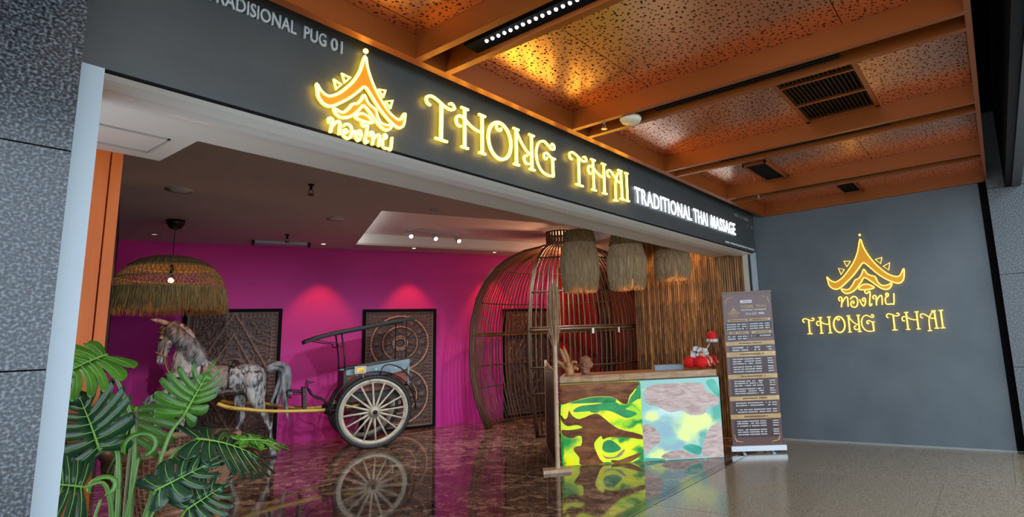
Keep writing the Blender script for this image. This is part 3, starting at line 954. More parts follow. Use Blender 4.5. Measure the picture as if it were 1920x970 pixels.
def carved_panel(s0, s1, h, label, style, nx=96, nz=165, name='carved_panel'):
    w = s1-s0
    p = PB+E1*((s0+s1)/2)-E2*.002
    t = thing(name, label, 'panel', (p.x, p.y, 0), TH)
    fr = .06
    obj('frame_stile', MB().box(-w/2, -w/2+fr, -.05, 0, 0.01, h), m_black, t)
    obj('frame_stile', MB().box(w/2-fr, w/2, -.05, 0, 0.01, h), m_black, t)
    obj('frame_rail', MB().box(-w/2+fr, w/2-fr, -.05, 0, h-fr, h), m_black, t)
    obj('frame_rail', MB().box(-w/2+fr, w/2-fr, -.05, 0, 0.01, fr), m_black, t)
    W, H_ = w-2*fr, h-2*fr
    mb, shade_wear = MB(), []
    for j in range(nz+1):
        for i in range(nx+1):
            x = -W/2+W*i/nx
            z = fr+H_*j/nz
            ex = W/2-abs(x)
            ez = min(z-fr, h-fr-z)
            e = min(ex, ez)
            q = Vector((abs(x)*7, z*7, 1.7*style))
            a = pnoise(q*.9)
            b = pnoise(q*.9+Vector((5, 2, 9)))
            scroll = abs(math.sin(9*a+abs(x)*26))*abs(math.cos(9*b+z*24))
            v = .25+.5*scroll
            ring = 0
            if style == 1:
                for zc in (1.70, .66):
                    d = math.hypot(x, z-zc)
                    for rr, tw in ((.10, .014), (.14, .012), (.33, .012), (.54, .016)):
                        if abs(d-rr) < tw:
                            ring = 1
                    if d < .08:
                        v = .2
                    if .15 < d < .31:
                        ang = math.atan2(z-zc, x)
                        v = max(v*.7, .8*max(0, math.cos(8*ang)*math.sin((d-.15)/.16*PI)))
                    if .35 < d < .52:
                        ang = math.atan2(z-zc, x)
                        v = max(v*.6, .75*max(0, abs(math.cos(6*ang))**3*math.sin((d-.35)/.17*PI)))
            else:
                zc = 1.35
                d = abs(x)/.52+abs(z-zc)/1.0
                if abs(d-1) < .028 or abs(d-.62) < .03:
                    ring = .85
                d2 = math.hypot(x, z-zc)
                if abs(d2-.2) < .014:
                    ring = .8
                d3 = math.hypot(abs(x)-W/2, z-2.3)
                if abs(d3-.55) < .015:
                    ring = .7
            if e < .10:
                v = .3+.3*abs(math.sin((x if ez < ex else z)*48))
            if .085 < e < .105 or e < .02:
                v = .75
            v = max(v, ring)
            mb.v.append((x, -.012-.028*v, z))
            shade_wear.append(min(1, v*v*1.05))
    for j in range(nz):
        for i in range(nx):
            k = j*(nx+1)+i
            mb.f.append((k, k+1, k+nx+2, k+nx+1))
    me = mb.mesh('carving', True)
    at = me.attributes.new('shade_wear', 'FLOAT', 'POINT')
    at.data.foreach_set('value', shade_wear)
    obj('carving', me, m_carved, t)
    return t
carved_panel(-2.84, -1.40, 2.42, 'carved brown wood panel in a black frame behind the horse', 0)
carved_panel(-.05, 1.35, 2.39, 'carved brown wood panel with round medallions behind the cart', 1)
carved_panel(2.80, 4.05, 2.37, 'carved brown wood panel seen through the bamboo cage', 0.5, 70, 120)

# ------------------------------------------------------------------ CURTAINS behind the cage
def curtain(a, b, out, z0, z1, waves, label, mat):
    a, b, out = Vector(a), Vector(b), Vector(out)
    c = (a+b)/2
    t = thing('curtain', label, 'curtain', (c.x, c.y, 0), group=None)
    mb = MB()
    n = waves*8
    for j in range(9):
        z = z0+(z1-z0)*j/8
        for i in range(n+1):
            u = i/n
            p = a+(b-a)*u+out*(.045*math.sin(u*waves*2*PI)*(1.0-.4*j/8)+.012*math.sin(u*17+z*2))-c
            mb.v.append((p.x, p.y, z))
    for j in range(8):
        for i in range(n):
            k = j*(n+1)+i
            mb.f.append((k, k+1, k+n+2, k+n+1))
    cl = obj('cloth', mb, mat, t, True)
    so_ = cl.modifiers.new('s', 'SOLIDIFY')
    so_.thickness = .006
    obj('rod', MB().tube([a-c+Vector((0, 0, z1+.02)), b-c+Vector((0, 0, z1+.02))], .015, 8), m_black_metal, t)
IW = PB+E1*5.6                       # corner of the back wall and the inner wall
pb = lambda s, d: PB+E1*s-E2*d       # point along the back wall, d in front of it
pi_ = lambda s, d: IW-E2*s-E1*d      # point along the inner wall, d in front of it
curtain(pb(4.14, .1), pb(5.16, .1), E2, .05, 3.3, 9, 'deep red curtain seen through the cage, next to the carved panel', M('red_cloth', (.42, .006, .012), .75))
curtain(pb(5.24, .1), pb(5.54, .1), E2, .05, 3.3, 3, 'dark grey brown curtain seen through the cage, between the two red ones', M('grey_brown_cloth', (.10, .075, .06), .85))
curtain(pi_(.25, .12), pi_(1.9, .12), E1, .05, 3.3, 9, 'rust red curtain seen through the cage, farther right', M('rust_cloth', (.24, .035, .018), .8))
curtain(pi_(2.0, .12), pi_(3.0, .12), E1, .05, 3.3, 7, 'dark slate curtain seen through the cage, beside the bamboo wall', M('slate_cloth', (.05, .045, .045), .85))

# ------------------------------------------------------------------ BAMBOO CAGE
cg_c = Vector((8.90, 7.38, 0))-E2*.06
AZ0 = math.atan2(-7.38, -8.90)       # from the cage centre towards the entrance side
cg = thing('bamboo_cage', 'huge onion shaped cage of thin bamboo ribs with an open side', 'cage', cg_c, AZ0)
m_rib = MN('cage_bamboo', [(.3, (.06, .030, .013)), (.7, (.17, .090, .042))], 6, 4, (1, 1, .3), rough=.4, rand=.4)
m_rib_dark = M('cage_hoop_bamboo', (.07, .038, .018), .5)
CP = [(1.48, .0), (1.60, .3), (1.70, .62), (1.77, 1.0), (1.79, 1.5), (1.765, 2.0), (1.66, 2.5), (1.50, 2.85), (1.30, 3.1), (1.05, 3.28), (.72, 3.43), (.42, 3.50), (.31, 3.54)]
def cg_r(z):
    for (r0, z0), (r1, z1) in zip(CP[:-1], CP[1:]):
        if z0 <= z <= z1:
            return r0+(r1-r0)*(z-z0)/(z1-z0)
    return CP[-1][0]
rib_me = MB().tube([(r, 0, z) for r, z in CP], .0125, 5).mesh('rib', True)
rib_me.materials.append(m_rib)
for k in range(120):
    a = -180+k*3
    # the open side: between 20 and 86 degrees on the clockwise side of the view
    if -87 < a < -19:
        continue
    obj('rib', rib_me, None, cg, rz=R(a)+random.uniform(-.006, .006))
def hoop(z, r_, parent, mat, a0=-19, a1=273, extra=.014):
    rr = cg_r(z)+extra
    obj('hoop', MB().tube([(rr*math.cos(R(a0+(a1-a0)*i/70)), rr*math.sin(R(a0+(a1-a0)*i/70)), z) for i in range(71)], r_, 6), mat, parent, True)
for z, r_ in ((.03, .022), (.74, .014), (1.17, .014), (1.79, .026), (2.45, .014), (3.1, .014), (3.47, .014)):
    hoop(z, r_, cg, m_rib if z == 1.79 else m_rib_dark)
hoop(1.83, .018, cg, m_rib)
for a in (-19, -87):
    obj('opening_frame', MB().tube([((r+.01)*math.cos(R(a)), (r+.01)*math.sin(R(a)), z) for r, z in CP], .026, 8), m_rib_dark, cg, True)
for z in (3.55, 3.66, 3.79):
    obj('neck_ring', MB().tube([(.30*math.cos(2*PI*i/36), .30*math.sin(2*PI*i/36), z) for i in range(36)], .016, 6, closed=True), m_rib_dark, cg, True)
sl_me = MB().box(.288, .302, -.022, .022, 3.54, 3.80).mesh('neck_slat')
sl_me.materials.append(m_rib_dark)
for k in range(30):
    obj('neck_slat', sl_me, None, cg, rz=2*PI*k/30)
for a in (16, 32):      # two small white tags on the main hoop
    obj('white_tag', MB().box(1.81, 1.82, -.018, .018, 1.70, 1.79), m_white, cg, rz=R(a))
point('added_cage_fill', (9.2, 7.5, 3.15), 85, (1, .42, .22), .15)  # added light inside the cage to brighten ribs and curtains

# ------------------------------------------------------------------ COUNTER
CT = thing('reception_counter', 'reception counter with a green lit resin and wood front', 'counter', (5.863, 4.929, 0), R(-54.715))
m_cab = MN('dark_cabinet_wood', [(.3, (.07, .035, .018)), (.7, (.12, .06, .03))], 3, 4, (1, 8, 8), rough=.5)
obj('cabinet_body', MB().box(0, 2.10,   .05, .72, .0, 1.040), m_cab, CT)
m_inlay = MN('inlay_wood', [(.3, (.12, .03, .009)), (.52, (.28, .085, .024)), (.75, (.44, .175, .055))], 3.2, 6, (1.2, 6, 4), rough=.15, spec=.2, distort=.8)
m_inlay_pale = MN('pale_inlay_wood', [(.3, (.46, .29, .26)), (.5, (.66, .48, .43)), (.75, (.80, .64, .58))], 3.6, 7, (1.2, 6, 5), rough=.15, spec=.3, distort=1.2, emit=.10)  # slight glow added to lighten the wood, which is no lamp
m_inlay_cream = MN('cream_inlay_wood', [(.3, (.48, .26, .13)), (.7, (.66, .42, .25))], 3.2, 6, (1.2, 6, 5), rough=.15, distort=.8)
def resin(name, base, blobs, emit):
    m = M(name, base, .08, spec=.35)
    nt = m.node_tree
    bs = nt.nodes['Principled BSDF']
    tc = nt.nodes.new('ShaderNodeTexCoord')
    nz = nt.nodes.new('ShaderNodeTexNoise')
    nz.inputs['Scale'].default_value = 5
    nz.inputs['Detail'].default_value = 5
    nt.links.new(tc.outputs['Object'], nz.inputs['Vector'])
    wv = nt.nodes.new('ShaderNodeVectorMath')
    wv.operation = 'MULTIPLY_ADD'
    wv.inputs[1].default_value = (.30, 0, .30)
    nt.links.new(nz.outputs['Color'], wv.inputs[0])
    nt.links.new(tc.outputs['Object'], wv.inputs[2])
    last = None
    for x, z, rx, rz, col in blobs:
        mp = nt.nodes.new('ShaderNodeMapping')
        mp.vector_type = 'POINT'
        mp.inputs['Location'].default_value = (-(x+.15)/rx, 0, -(z+.15)/rz)
        mp.inputs['Scale'].default_value = (1/rx, .01, 1/rz)
        nt.links.new(wv.outputs[0], mp.inputs[0])
        ln = nt.nodes.new('ShaderNodeVectorMath')
        ln.operation = 'LENGTH'
        nt.links.new(mp.outputs[0], ln.inputs[0])
        mr = nt.nodes.new('ShaderNodeMapRange')
        mr.interpolation_type = 'SMOOTHSTEP'
        mr.inputs['From Min'].default_value = 1.25
        mr.inputs['From Max'].default_value = .35
        nt.links.new(ln.outputs['Value'], mr.inputs[0])
        mx = nt.nodes.new('ShaderNodeMixRGB')
        mx.inputs[1].default_value = (*base, 1)
        mx.inputs[2].default_value = (*col, 1)
        nt.links.new(mr.outputs[0], mx.inputs[0])
        if last:
            nt.links.new(last, mx.inputs[1])
        last = mx.outputs[0]
    nt.links.new(last, bs.inputs['Base Color'])
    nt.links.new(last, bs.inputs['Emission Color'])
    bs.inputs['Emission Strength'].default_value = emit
    return m
YE, GR, LG = (.84, .80, .01), (.0, .26, .03), (.32, .66, .01)
m_res = resin('lit_lime_resin', (.62, .78, .008), [(.35, .70, .5, .10, YE), (.62, .62, .35, .10, YE), (.10, .06, .10, .10, YE), (.55, .12, .12, .2, YE), (.85, .20, .14, .12, YE),
              (1.0, .62, .14, .12, LG), (1.0, .47, .22, .07, GR), (.75, .50, .22, .05, LG), (.06, .30, .16, .12, GR), (.0, .2, .05, .3, GR), (.50, .40, .22, .05, GR), (.86, .70, .16, .05, GR), (.42, .68, .16, .035, GR), (.82, .33, .16, .04, GR), (1.02, .12, .10, .10, GR)], .48)
AQ, PY, GB, PT_ = (.16, .44, .40), (.84, .94, .34), (.30, .48, .54), (.58, .78, .74)
m_res_p = resin('lit_aqua_resin', (.30, .58, .53), [(1.35, .60, .35, .10, PT_), (1.35, .90, .30, .06, PT_), (1.72, .42, .28, .20, PY), (1.62, .26, .14, .14, PY), (1.9, .50, .2, .10, PY), (1.18, .56, .12, .10, PY),
                (1.35, .40, .17, .12, GB), (1.24, .09, .16, .12, PY), (1.86, .25, .08, .14, AQ), (2.05, .60, .1, .2, (.10, .42, .34)), (1.45, .16, .25, .06, GB)], .30)
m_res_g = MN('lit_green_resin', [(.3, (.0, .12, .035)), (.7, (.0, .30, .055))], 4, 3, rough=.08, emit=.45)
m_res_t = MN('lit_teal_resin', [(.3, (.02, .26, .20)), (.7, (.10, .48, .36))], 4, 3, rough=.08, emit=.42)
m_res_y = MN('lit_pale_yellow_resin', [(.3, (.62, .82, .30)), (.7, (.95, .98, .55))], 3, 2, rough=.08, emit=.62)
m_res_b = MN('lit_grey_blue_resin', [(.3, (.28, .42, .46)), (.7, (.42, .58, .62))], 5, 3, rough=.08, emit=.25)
PL = {'w1':[(0.0,1.02),(0.982,1.018),(0.977,0.911),(0.913,0.841),(0.878,0.739),(0.817,0.742),(0.744,0.797),(0.655,0.839),(0.459,0.848),(0.278,0.828),(0.111,0.785),(0.0,0.785)],
'w2':[(0.01,0.637),(0.053,0.584),(0.091,0.604),(0.116,0.69),(0.151,0.63),(0.247,0.574),(0.451,0.636),(0.554,0.58),(0.642,0.503),(0.758,0.425),(0.936,0.372),(1.054,0.33),(1.052,0.28),(0.873,0.311),(0.635,0.33),(0.544,0.306),(0.516,0.351),(0.439,0.283),(0.429,0.212),(0.49,0.066),(0.531,0.006),(0.25,0.006),(0.232,0.094),(0.161,0.19),(0.184,0.232),(0.259,0.249),(0.27,0.349),(0.218,0.366),(0.143,0.341),(0.04,0.376),(0.012,0.449),(0.116,0.443),(0.281,0.464),(0.207,0.504),(0.088,0.495),(0.015,0.564)],
'w3':[(0.53,0.135),(0.565,0.091),(0.684,0.084),(0.776,0.151),(0.822,0.163),(0.759,0.087),(0.654,0.064),(0.565,0.069)],
'w4':[(0.638,0.044),(0.742,0.038),(0.863,0.075),(1.021,0.116),(1.012,0.081),(0.889,0.012),(0.783,0.006),(0.665,0.006)],
'p5':[(1.064,0.425),(1.121,0.464),(1.224,0.415),(1.291,0.253),(1.182,0.172),(1.064,0.093),(1.064,0.251)],
'g1':[(0.168,0.687),(0.275,0.74),(0.531,0.757),(0.593,0.805),(0.713,0.777),(0.83,0.683),(0.993,0.616),(0.946,0.575),(0.854,0.558),(0.751,0.607),(0.648,0.656),(0.528,0.669),(0.302,0.666),(0.197,0.664)],
'g2':[(0.13,0.779),(0.278,0.822),(0.459,0.842),(0.655,0.833),(0.734,0.797),(0.682,0.764),(0.381,0.771)],
'g3':[(0.558,0.277),(0.633,0.294),(0.72,0.24),(0.77,0.175),(0.686,0.14),(0.582,0.142),(0.531,0.18),(0.534,0.235)],
'g4':[(0.995,1.018),(1.056,1.016),(1.054,0.80),(1.017,0.791),(0.892,0.724),(0.925,0.82),(0.998,0.91)],
'g5':[(0.0,0.773),(0.016,0.771),(0.006,0.66),(0.003,0.364),(0.011,0.05),(0.044,0.008),(0.0,0.008)],
'g6':[(0.54,0.022),(0.63,0.019),(0.64,0.006),(0.546,0.006)],
'g7':[(0.92,0.006),(1.02,0.042),(1.05,.046),(1.05,0.006)],
'p1':[(1.129,0.919),(1.3,0.97),(1.836,0.958),(1.906,0.866),(2.083,0.753),(2.045,0.652),(1.937,0.642),(1.87,0.557),(1.702,0.551),(1.585,0.616),(1.432,0.602),(1.284,0.675),(1.12,0.742)],
'p2':[(2.098,0.397),(1.998,0.419),(1.9,0.322),(1.827,0.138),(1.836,0.037),(2.098,0.022)],
'p3':[(1.342,0.092),(1.555,0.124),(1.672,0.067),(1.827,0.023),(1.323,0.022)],
't1':[(1.928,0.962),(2.038,0.993),(2.096,0.84),(2.098,0.765),(2.026,0.815)],
't2':[(1.571,0.152),(1.679,0.189),(1.812,0.139),(1.791,0.054),(1.69,0.075)],
't3':[(1.07,0.006),(1.07,.046),(1.308,0.026),(1.32,0.006)]}
MATP = {'w': m_inlay, 'g': m_res_g, 'p': m_inlay_pale, 't': m_res_t, 'b': m_res_b, 'y': m_res_y}
LBP = {'w': 'wood_inlay', 'g': 'green_resin', 'p': 'pale_wood_inlay', 't': 'teal_resin', 'b': 'grey_resin', 'y': 'pale_yellow_resin'}
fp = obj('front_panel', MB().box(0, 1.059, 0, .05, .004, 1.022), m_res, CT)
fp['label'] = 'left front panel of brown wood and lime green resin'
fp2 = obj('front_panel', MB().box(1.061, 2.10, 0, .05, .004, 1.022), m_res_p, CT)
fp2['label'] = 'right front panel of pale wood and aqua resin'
for k, poly in PL.items():
    sm = [(p.x, p.y) for p in catmull([(a, b, 0) for a, b in poly], 3, True)] if k[0] != 'w1' else poly
    lim = (0, 1.059) if k[0] in 'wg' else (1.061, 2.10)
    sm = [(min(max(a, lim[0]), lim[1]), min(max(b, .004), 1.022)) for a, b in sm]
    mat = m_inlay_cream if k in ('w3', ) else MATP[k[0]]
    lift = {'y': .001, 'b': .0012, 't': .002, 'g': .0015, 'p': .0025, 'w': .003}[k[0]]
    obj(LBP[k[0]], MB().prism(sm, (0, 0, 0), (1, 0, 0), (0, 0, 1), (0, -lift, 0)), mat, fp if k[0] in 'wg' else fp2, recalc=True)
tp = MB()
N_ = 24
poly = [(-.0+2.085*i/N_, .045+.012*math.sin(i*.9)+.006*math.sin(i*2.3)) for i in range(N_+1)]+[(2.085-2.085*i/N_, .80) for i in range(N_+1)]
tp.prism(poly, (0, 0, 1.040), (1, 0, 0), (0, 1, 0), (0, 0, .080))
obj('top_slab', tp, m_wood_slab, CT, recalc=True)
CM = CT.matrix_basis.copy()
CM = Matrix.Translation((5.863, 4.929, 0)) @ Matrix.Rotation(R(-54.715), 4, 'Z')
def on_counter(x, y, z=1.121):
    return CM @ Vector((x, y, z))
CRZ = R(-54.715)

# wooden hand carving
m_carve = MN('orange_carved_wood', [(.3, (.40, .15, .045)), (.7, (.62, .30, .12))], 8, 4, (1, 1, .4), rough=.45)
hd = thing('hand_carving', 'carved orange wood hand with raised fingers on the counter', 'carving', on_counter(.105, .27), CRZ)
mb = MB()
mb.tube([(.02, 0, 0), (.02, 0, .05), (.0, 0, .10), (-.005, 0, .15)], [.055, .06, .07, .05], 10, r2=[.045, .04, .035, .025])
mb.tube([(-.045, 0, .10), (-.10, -.01, .165), (-.175, -.015, .215), (-.19, -.015, .215)], [.03, .032, .02, .008], 8, r2=[.022, .018, .014, .008])
mb.tube([(-.02, 0, .14), (-.055, 0, .23), (-.095, .0, .33), (-.11, .0, .375)], [.026, .028, .024, .008], 8)
mb.tube([(.005, 0, .15), (-.01, 0, .24), (-.045, .0, .34), (-.065, .0, .40)], [.026, .028, .025, .008], 8)
mb.tube([(.03, 0, .14), (.065, -.02, .18), (.11, -.03, .175), (.115, -.05, .15)], [.022, .022, .02, .012], 8)
mb.tube([(.05, 0, .08), (.09, -.02, .10), (.13, -.03, .085), (.125, -.04, .06)], [.024, .024, .02, .012], 8)
organic('hand', mb, m_carve, .008, hd)
obj('ball', MB().ball((0, -.055, .15), .036, 14, 10), m_carve, hd, True)
obj('base', MB().lathe([(.07, 0), (.075, .012), (.06, .02)], 20, (.02, 0, 0)), m_carve, hd, True)

# clay head
m_clay = MN('brown_clay', [(.3, (.24, .10, .055)), (.7, (.38, .18, .10))], 9, 4, rough=.55)
hh = thing('head_sculpture', 'bald brown clay head sculpture on the counter beside the carved hand', 'sculpture', on_counter(.335, .42), CRZ-.25)
mb = MB()
mb.tube([(0, 0, 0), (0, 0, .07)], [.065, .055], 14)
mb.tube([(0, 0, .02), (0, -.012, .05), (0, -.01, .10), (0, .0, .16), (0, .008, .21), (0, .01, .245)], [.03, .068, .082, .088, .075, .03], 16, r2=[.04, .062, .076, .082, .072, .03], up=(0, 1, 0))
mb.tube([(0, -.088, .155), (0, -.104, .115)], [.009, .017], 8)
mb.tube([(-.05, -.07, .155), (-.02, -.086, .158), (.02, -.086, .158), (.05, -.07, .155)], .012, 6)
mb.tube([(-.028, -.078, .07), (0, -.088, .072), (.028, -.078, .07)], .009, 6)
mb.ball((0, -.07, .035), .026, 10, 8)
for s in (-1, 1):
    mb.ball((s*.042, -.062, .10), .028, 10, 8)
    mb.ball((s*.032, -.074, .138), .015, 8, 6)
    mb.tube([(s*.078, .0, .155), (s*.093, .008, .14), (s*.09, .004, .105), (s*.078, -.006, .085)], .014, 6)
organic('head', mb, m_clay, .0065, hh, 3)
for s in (-1, 1):
    obj('eye', MB().ball((s*.032, -.087, .136), .008, 8, 6), M('dark_eye', (.03, .015, .01), .4), hh, True)

# grey tray
gt = thing('desk_tray', 'grey blue desk tray on the counter beside the red ornament', 'tray', on_counter(1.50, .60), CRZ)
m_tray = M('grey_blue_tray', (.26, .36, .42), .45)
tb = MB().box(-.20, .20, -.15, .15, 0, .008).box(-.20, .20, -.15, -.142, .008, .062).box(-.20, .20, .142, .15, .008, .062).box(-.20, -.192, -.142, .142, .008, .062).box(.192, .20, -.142, .142, .008, .062)
obj('tray_shell', tb, m_tray, gt)
obj('paper', MB().box(-.17, .17, -.12, .12, .009, .03), M('paper', (.55, .55, .52), .8), gt)

# red and white ornament
m_red = MN('red_plush', [(.3, (.66, .004, .006)), (.7, (.85, .012, .012))], 60, 3, rough=.8, bump=.4)
m_silver = MN('white_silver_cloth', [(.3, (.45, .46, .50)), (.7, (.78, .78, .78))], 30, 3, rough=.5)
m_pinkgold = MN('pink_gold_cloth', [(.3, (.60, .26, .14)), (.7, (.80, .52, .36))], 30, 3, rough=.5)
rn = thing('red_ornament', 'red plush ornament with white and silver blossoms on the counter', 'ornament', on_counter(1.90, .34, 1.133), CRZ)
for i, (x, y, z, r) in enumerate(((-.11, .02, .085, .098), (.02, -.06, .082, .10), (.12, -.0, .075, .085))):
    obj('plush_ball', MB().ball((x, y, z), r, 20, 14, .88), m_red, rn, True)
rnd = random.Random(5)
for i in range(26):
    u = i/26
    x = -.09+.22*rnd.random()
    z = .16+rnd.uniform(0, .13)*(1-abs(x)/.25)
    y = rnd.uniform(-.07, .05)
    r = rnd.uniform(.018, .034)
    c_ = MB()
    for k in range(6):
        w = 2*PI*k/6
        c_.ball((x+r*.6*math.cos(w), y-.3*r, z+r*.6*math.sin(w)), r*.52, 8, 6)
    c_.ball((x, y-.6*r, z), r*.4, 8, 6)
    obj('blossom', c_, m_silver if i % 3 else m_pinkgold, rn, True)
for k in range(7):
    a_ = .09+.02*k+rnd.uniform(-.02, .02)
    x1, z1 = a_+rnd.uniform(.01, .05), rnd.uniform(.02, .07)
    obj('ribbon', MB().tube([(a_-.03, -.05, .17), (a_+.01, -.085+.01*rnd.random(), .13), (a_+.02, -.09, .09), (x1, -.08, z1)], [.016, .02, .017, .02], 5, r2=.006), m_pinkgold if k % 3 else m_red, rn, True)
obj('stalk', MB().tube([(.10, .03, .20), (.16, .03, .30), (.20, .03, .36)], .008, 6), m_silver, rn, True)
obj('red_ball', MB().ball((.215, .02, .43), .072, 18, 12), m_red, rn, True)
for k in range(9):
    w = 2*PI*k/9
    obj('petal', MB().ball((.215+.055*math.cos(w), .02+.055*math.sin(w), .365), .036, 10, 8, .8), m_silver if k % 3 else m_pinkgold, rn, True)

# ------------------------------------------------------------------ BAMBOO SCREEN at the counter's end
sc_d = math.atan2(6.166-4.782, 6.977-5.615)
bsn = thing('bamboo_screen', 'narrow bamboo framed side screen with a brown plume on its post', 'screen', (5.62, 4.785, 0), sc_d)
m_bam = MN('tan_bamboo', [(.3, (.50, .30, .16)), (.7, (.74, .52, .33))], 5, 4, (4, 4, .6), rough=.4)
def culm(x, h, r):
    pts, rs = [], []
    z = .03
    while z < h-.1:
        pts += [(x, 0, z), (x, 0, z+.012), (x, 0, z+.03), (x, 0, z+.24)]
        rs += [r*1.02, r*1.18, r*.98, r*.96]
        z += .26
    return MB().tube(pts, rs, 10)
obj('bamboo_post', culm(0, 1.75, .030), m_bam, bsn, True)
obj('bamboo_post', culm(1.70, 1.42, .022), m_bam, bsn, True)
for i in range(15):
    obj('cane', MB().tube([(.10+.105*i, .01, .08), (.10+.105*i, .01, 1.22)], .038, 6, r2=.012, up=(1, 0, 0)), m_cab, bsn, True)
for z in (.16, .52, .88, 1.20):
    obj('rail', MB().tube([(0, -.02, z-.05), (1.7, -.02, z+.06)], .016, 8), m_bam, bsn, True)
obj('base_board', MB().box(-.06, 1.75, -.03, .03, 0, .035), m_cab, bsn)
obj('foot_board', MB().box(-.09, .09, -.16, .18, .0, .04), m_bam, bsn)
mb = MB()
rnd = random.Random(9)
for k in range(230):
    a_ = rnd.uniform(0, 2*PI)
    rr = rnd.uniform(.01, .085)
    z0 = rnd.uniform(1.5, 2.0)
    l_ = rnd.uniform(.25, .45)
    f_ = 1.0 if z0+l_ < 2.3 else .5
    tri_strand(mb, [(.02*math.cos(a_), .02*math.sin(a_), z0), (rr*math.cos(a_), rr*math.sin(a_), z0+l_*.5), (rr*f_*math.cos(a_), rr*f_*math.sin(a_), z0+l_)], .0055)
obj('brown_plume', mb, MN('plume_brown', [(.3, (.34, .18, .09)), (.7, (.54, .33, .18))], 10, 3, rough=.9), bsn, kind='stuff')

# ------------------------------------------------------------------ ROLL-UP BANNER
bd = math.atan2(2.589-3.176, 7.701-7.382)
bn = thing('rollup_banner', 'brown and gold price list roll up banner beside the counter', 'banner', (7.365, 3.205, 0), bd)
BWD, BZ0, BZ1 = .665, .085, 2.14
obj('base_housing', MB().box(-.025, BWD+.035, -.055, .055, .028, .095), M('silver_plastic', (.62, .64, .66), .3, .6), bn)
for x in (.12, .50):
    ft = obj('foot', MB().obox((x, -.14, 0), (.035, 0, 0), (0, .28, 0), (0, 0, .014)), m_white_metal, bn)
    obj('foot_pin', MB().box(x+.008, x+.027, -.02, .02, .014, .03), m_white_metal, ft)
obj('top_rail', MB().box(-.008, BWD+.008, -.015, .012, BZ1-.012, BZ1+.014), M('rail_brown', (.20, .13, .11), .4), bn)
obj('back_pole', MB().tube([(BWD/2, .03, .09), (BWD/2, .025, BZ1)], .008, 8), m_steel, bn)
m_bann = M('banner_brown', (.13, .05, .042), .22)
obj('sheet', MB().box(0, BWD, -.004, 0, BZ0, BZ1), m_bann, bn)
m_gold = MN('print_gold', [(.3, (.46, .24, .07)), (.7, (.72, .50, .22))], 4, 2, rough=.3)
m_pw = M('print_white', (.70, .68, .68), .35)
m_pd = M('print_dark', (.018, .010, .012), .35)
m_pm = M('print_maroon', (.045, .014, .012), .3)
def bz(v): return BZ1-(BZ1-BZ0)*v
def bx(u): return BWD*u
def brect(mb, u0, u1, v0, v1, lift=.0015):
    mb.box(bx(u0), bx(u1), -.004-lift, -.004, bz(v1), bz(v0))
gold, dark, white, mar = MB(), MB(), MB(), MB()
bands = [(.328, .352), (.397, .427), (.543, .570), (.685, .712), (.800, .828)]
for a_, b_ in bands:
    brect(gold, .0, 1, a_, b_)
for u0, u1, v0, v1 in ((.08, .48, .178, .193), (.52, .95, .178, .193), (.08, .48, .262, .277), (.55, .95, .262, .277)):
    brect(gold, u0, u1, v0, v1)
for u0, u1, v0, v1 in ((.03, .46, .200, .252), (.50, .97, .200, .252), (.03, .46, .283, .318), (.50, .97, .283, .303)):
    brect(dark, u0, u1, v0, v1)
for v0, v1 in ((.357, .393), (.432, .538), (.575, .680), (.717, .796), (.833, .945)):
    brect(mar, .06, .94, v0, v1)
obj('gold_bands', gold, m_gold, bn)
obj('dark_boxes', dark, m_pd, bn)
obj('maroon_fields', mar, m_pm, bn)
fbw = lambda mb_, a_, b_, z0, z1: mb_.box(a_, b_, -.0072, -.004, z0, z1)
m_ink = M('print_ink', (.10, .05, .02), .5)
sd_ = 100
def bl(u0, u1, v, h, mat=m_pw, nm='printed_text'):
    global sd_
    sd_ += 1
    return dash_line(bn, nm, mat, bx(u0), bx(u1), bz(v), h, fbw, sd_, .25)
for a_, b_ in bands:
    bl(.27, .76, (a_+b_)/2, .017, m_ink, 'band_text')
bl(.12, .44, .186, .014, m_ink, 'band_text'); bl(.58, .9, .186, .014, m_ink, 'band_text')
bl(.15, .44, .270, .014, m_ink, 'band_text'); bl(.62, .9, .270, .014, m_ink, 'band_text')
for v in (.213, .228, .243):
    bl(.05, .24, v, .016); bl(.26, .34, v, .016); bl(.36, .45, v, .016)
    bl(.52, .69, v, .016); bl(.71, .80, v, .016); bl(.83, .93, v, .016)
for v in (.294, .309):
    bl(.05, .24, v, .016); bl(.26, .34, v, .016); bl(.36, .45, v, .016)
bl(.53, .62, .293, .016); bl(.71, .93, .293, .016)
for v in (.368, .384):
    bl(.13, .45, v, .018); bl(.58, .70, v, .018); bl(.83, .93, v, .018)
for v in (.443, .458, .473, .494, .509, .525, .587, .601, .616, .637, .651, .666, .844, .858, .873, .898, .912, .927):
    bl(.12, .20, v, .0155); bl(.21, .34, v, .0155); bl(.36, .56, v, .0155); bl(.58, .70, v, .0155); bl(.83, .94, v, .0155)
for v in (.728, .743, .770, .785):
    bl(.12, .20, v, .0155); bl(.21, .34, v, .0155); bl(.36, .70, v, .0155); bl(.72, .82, v, .0155); bl(.85, .94, v, .0155)
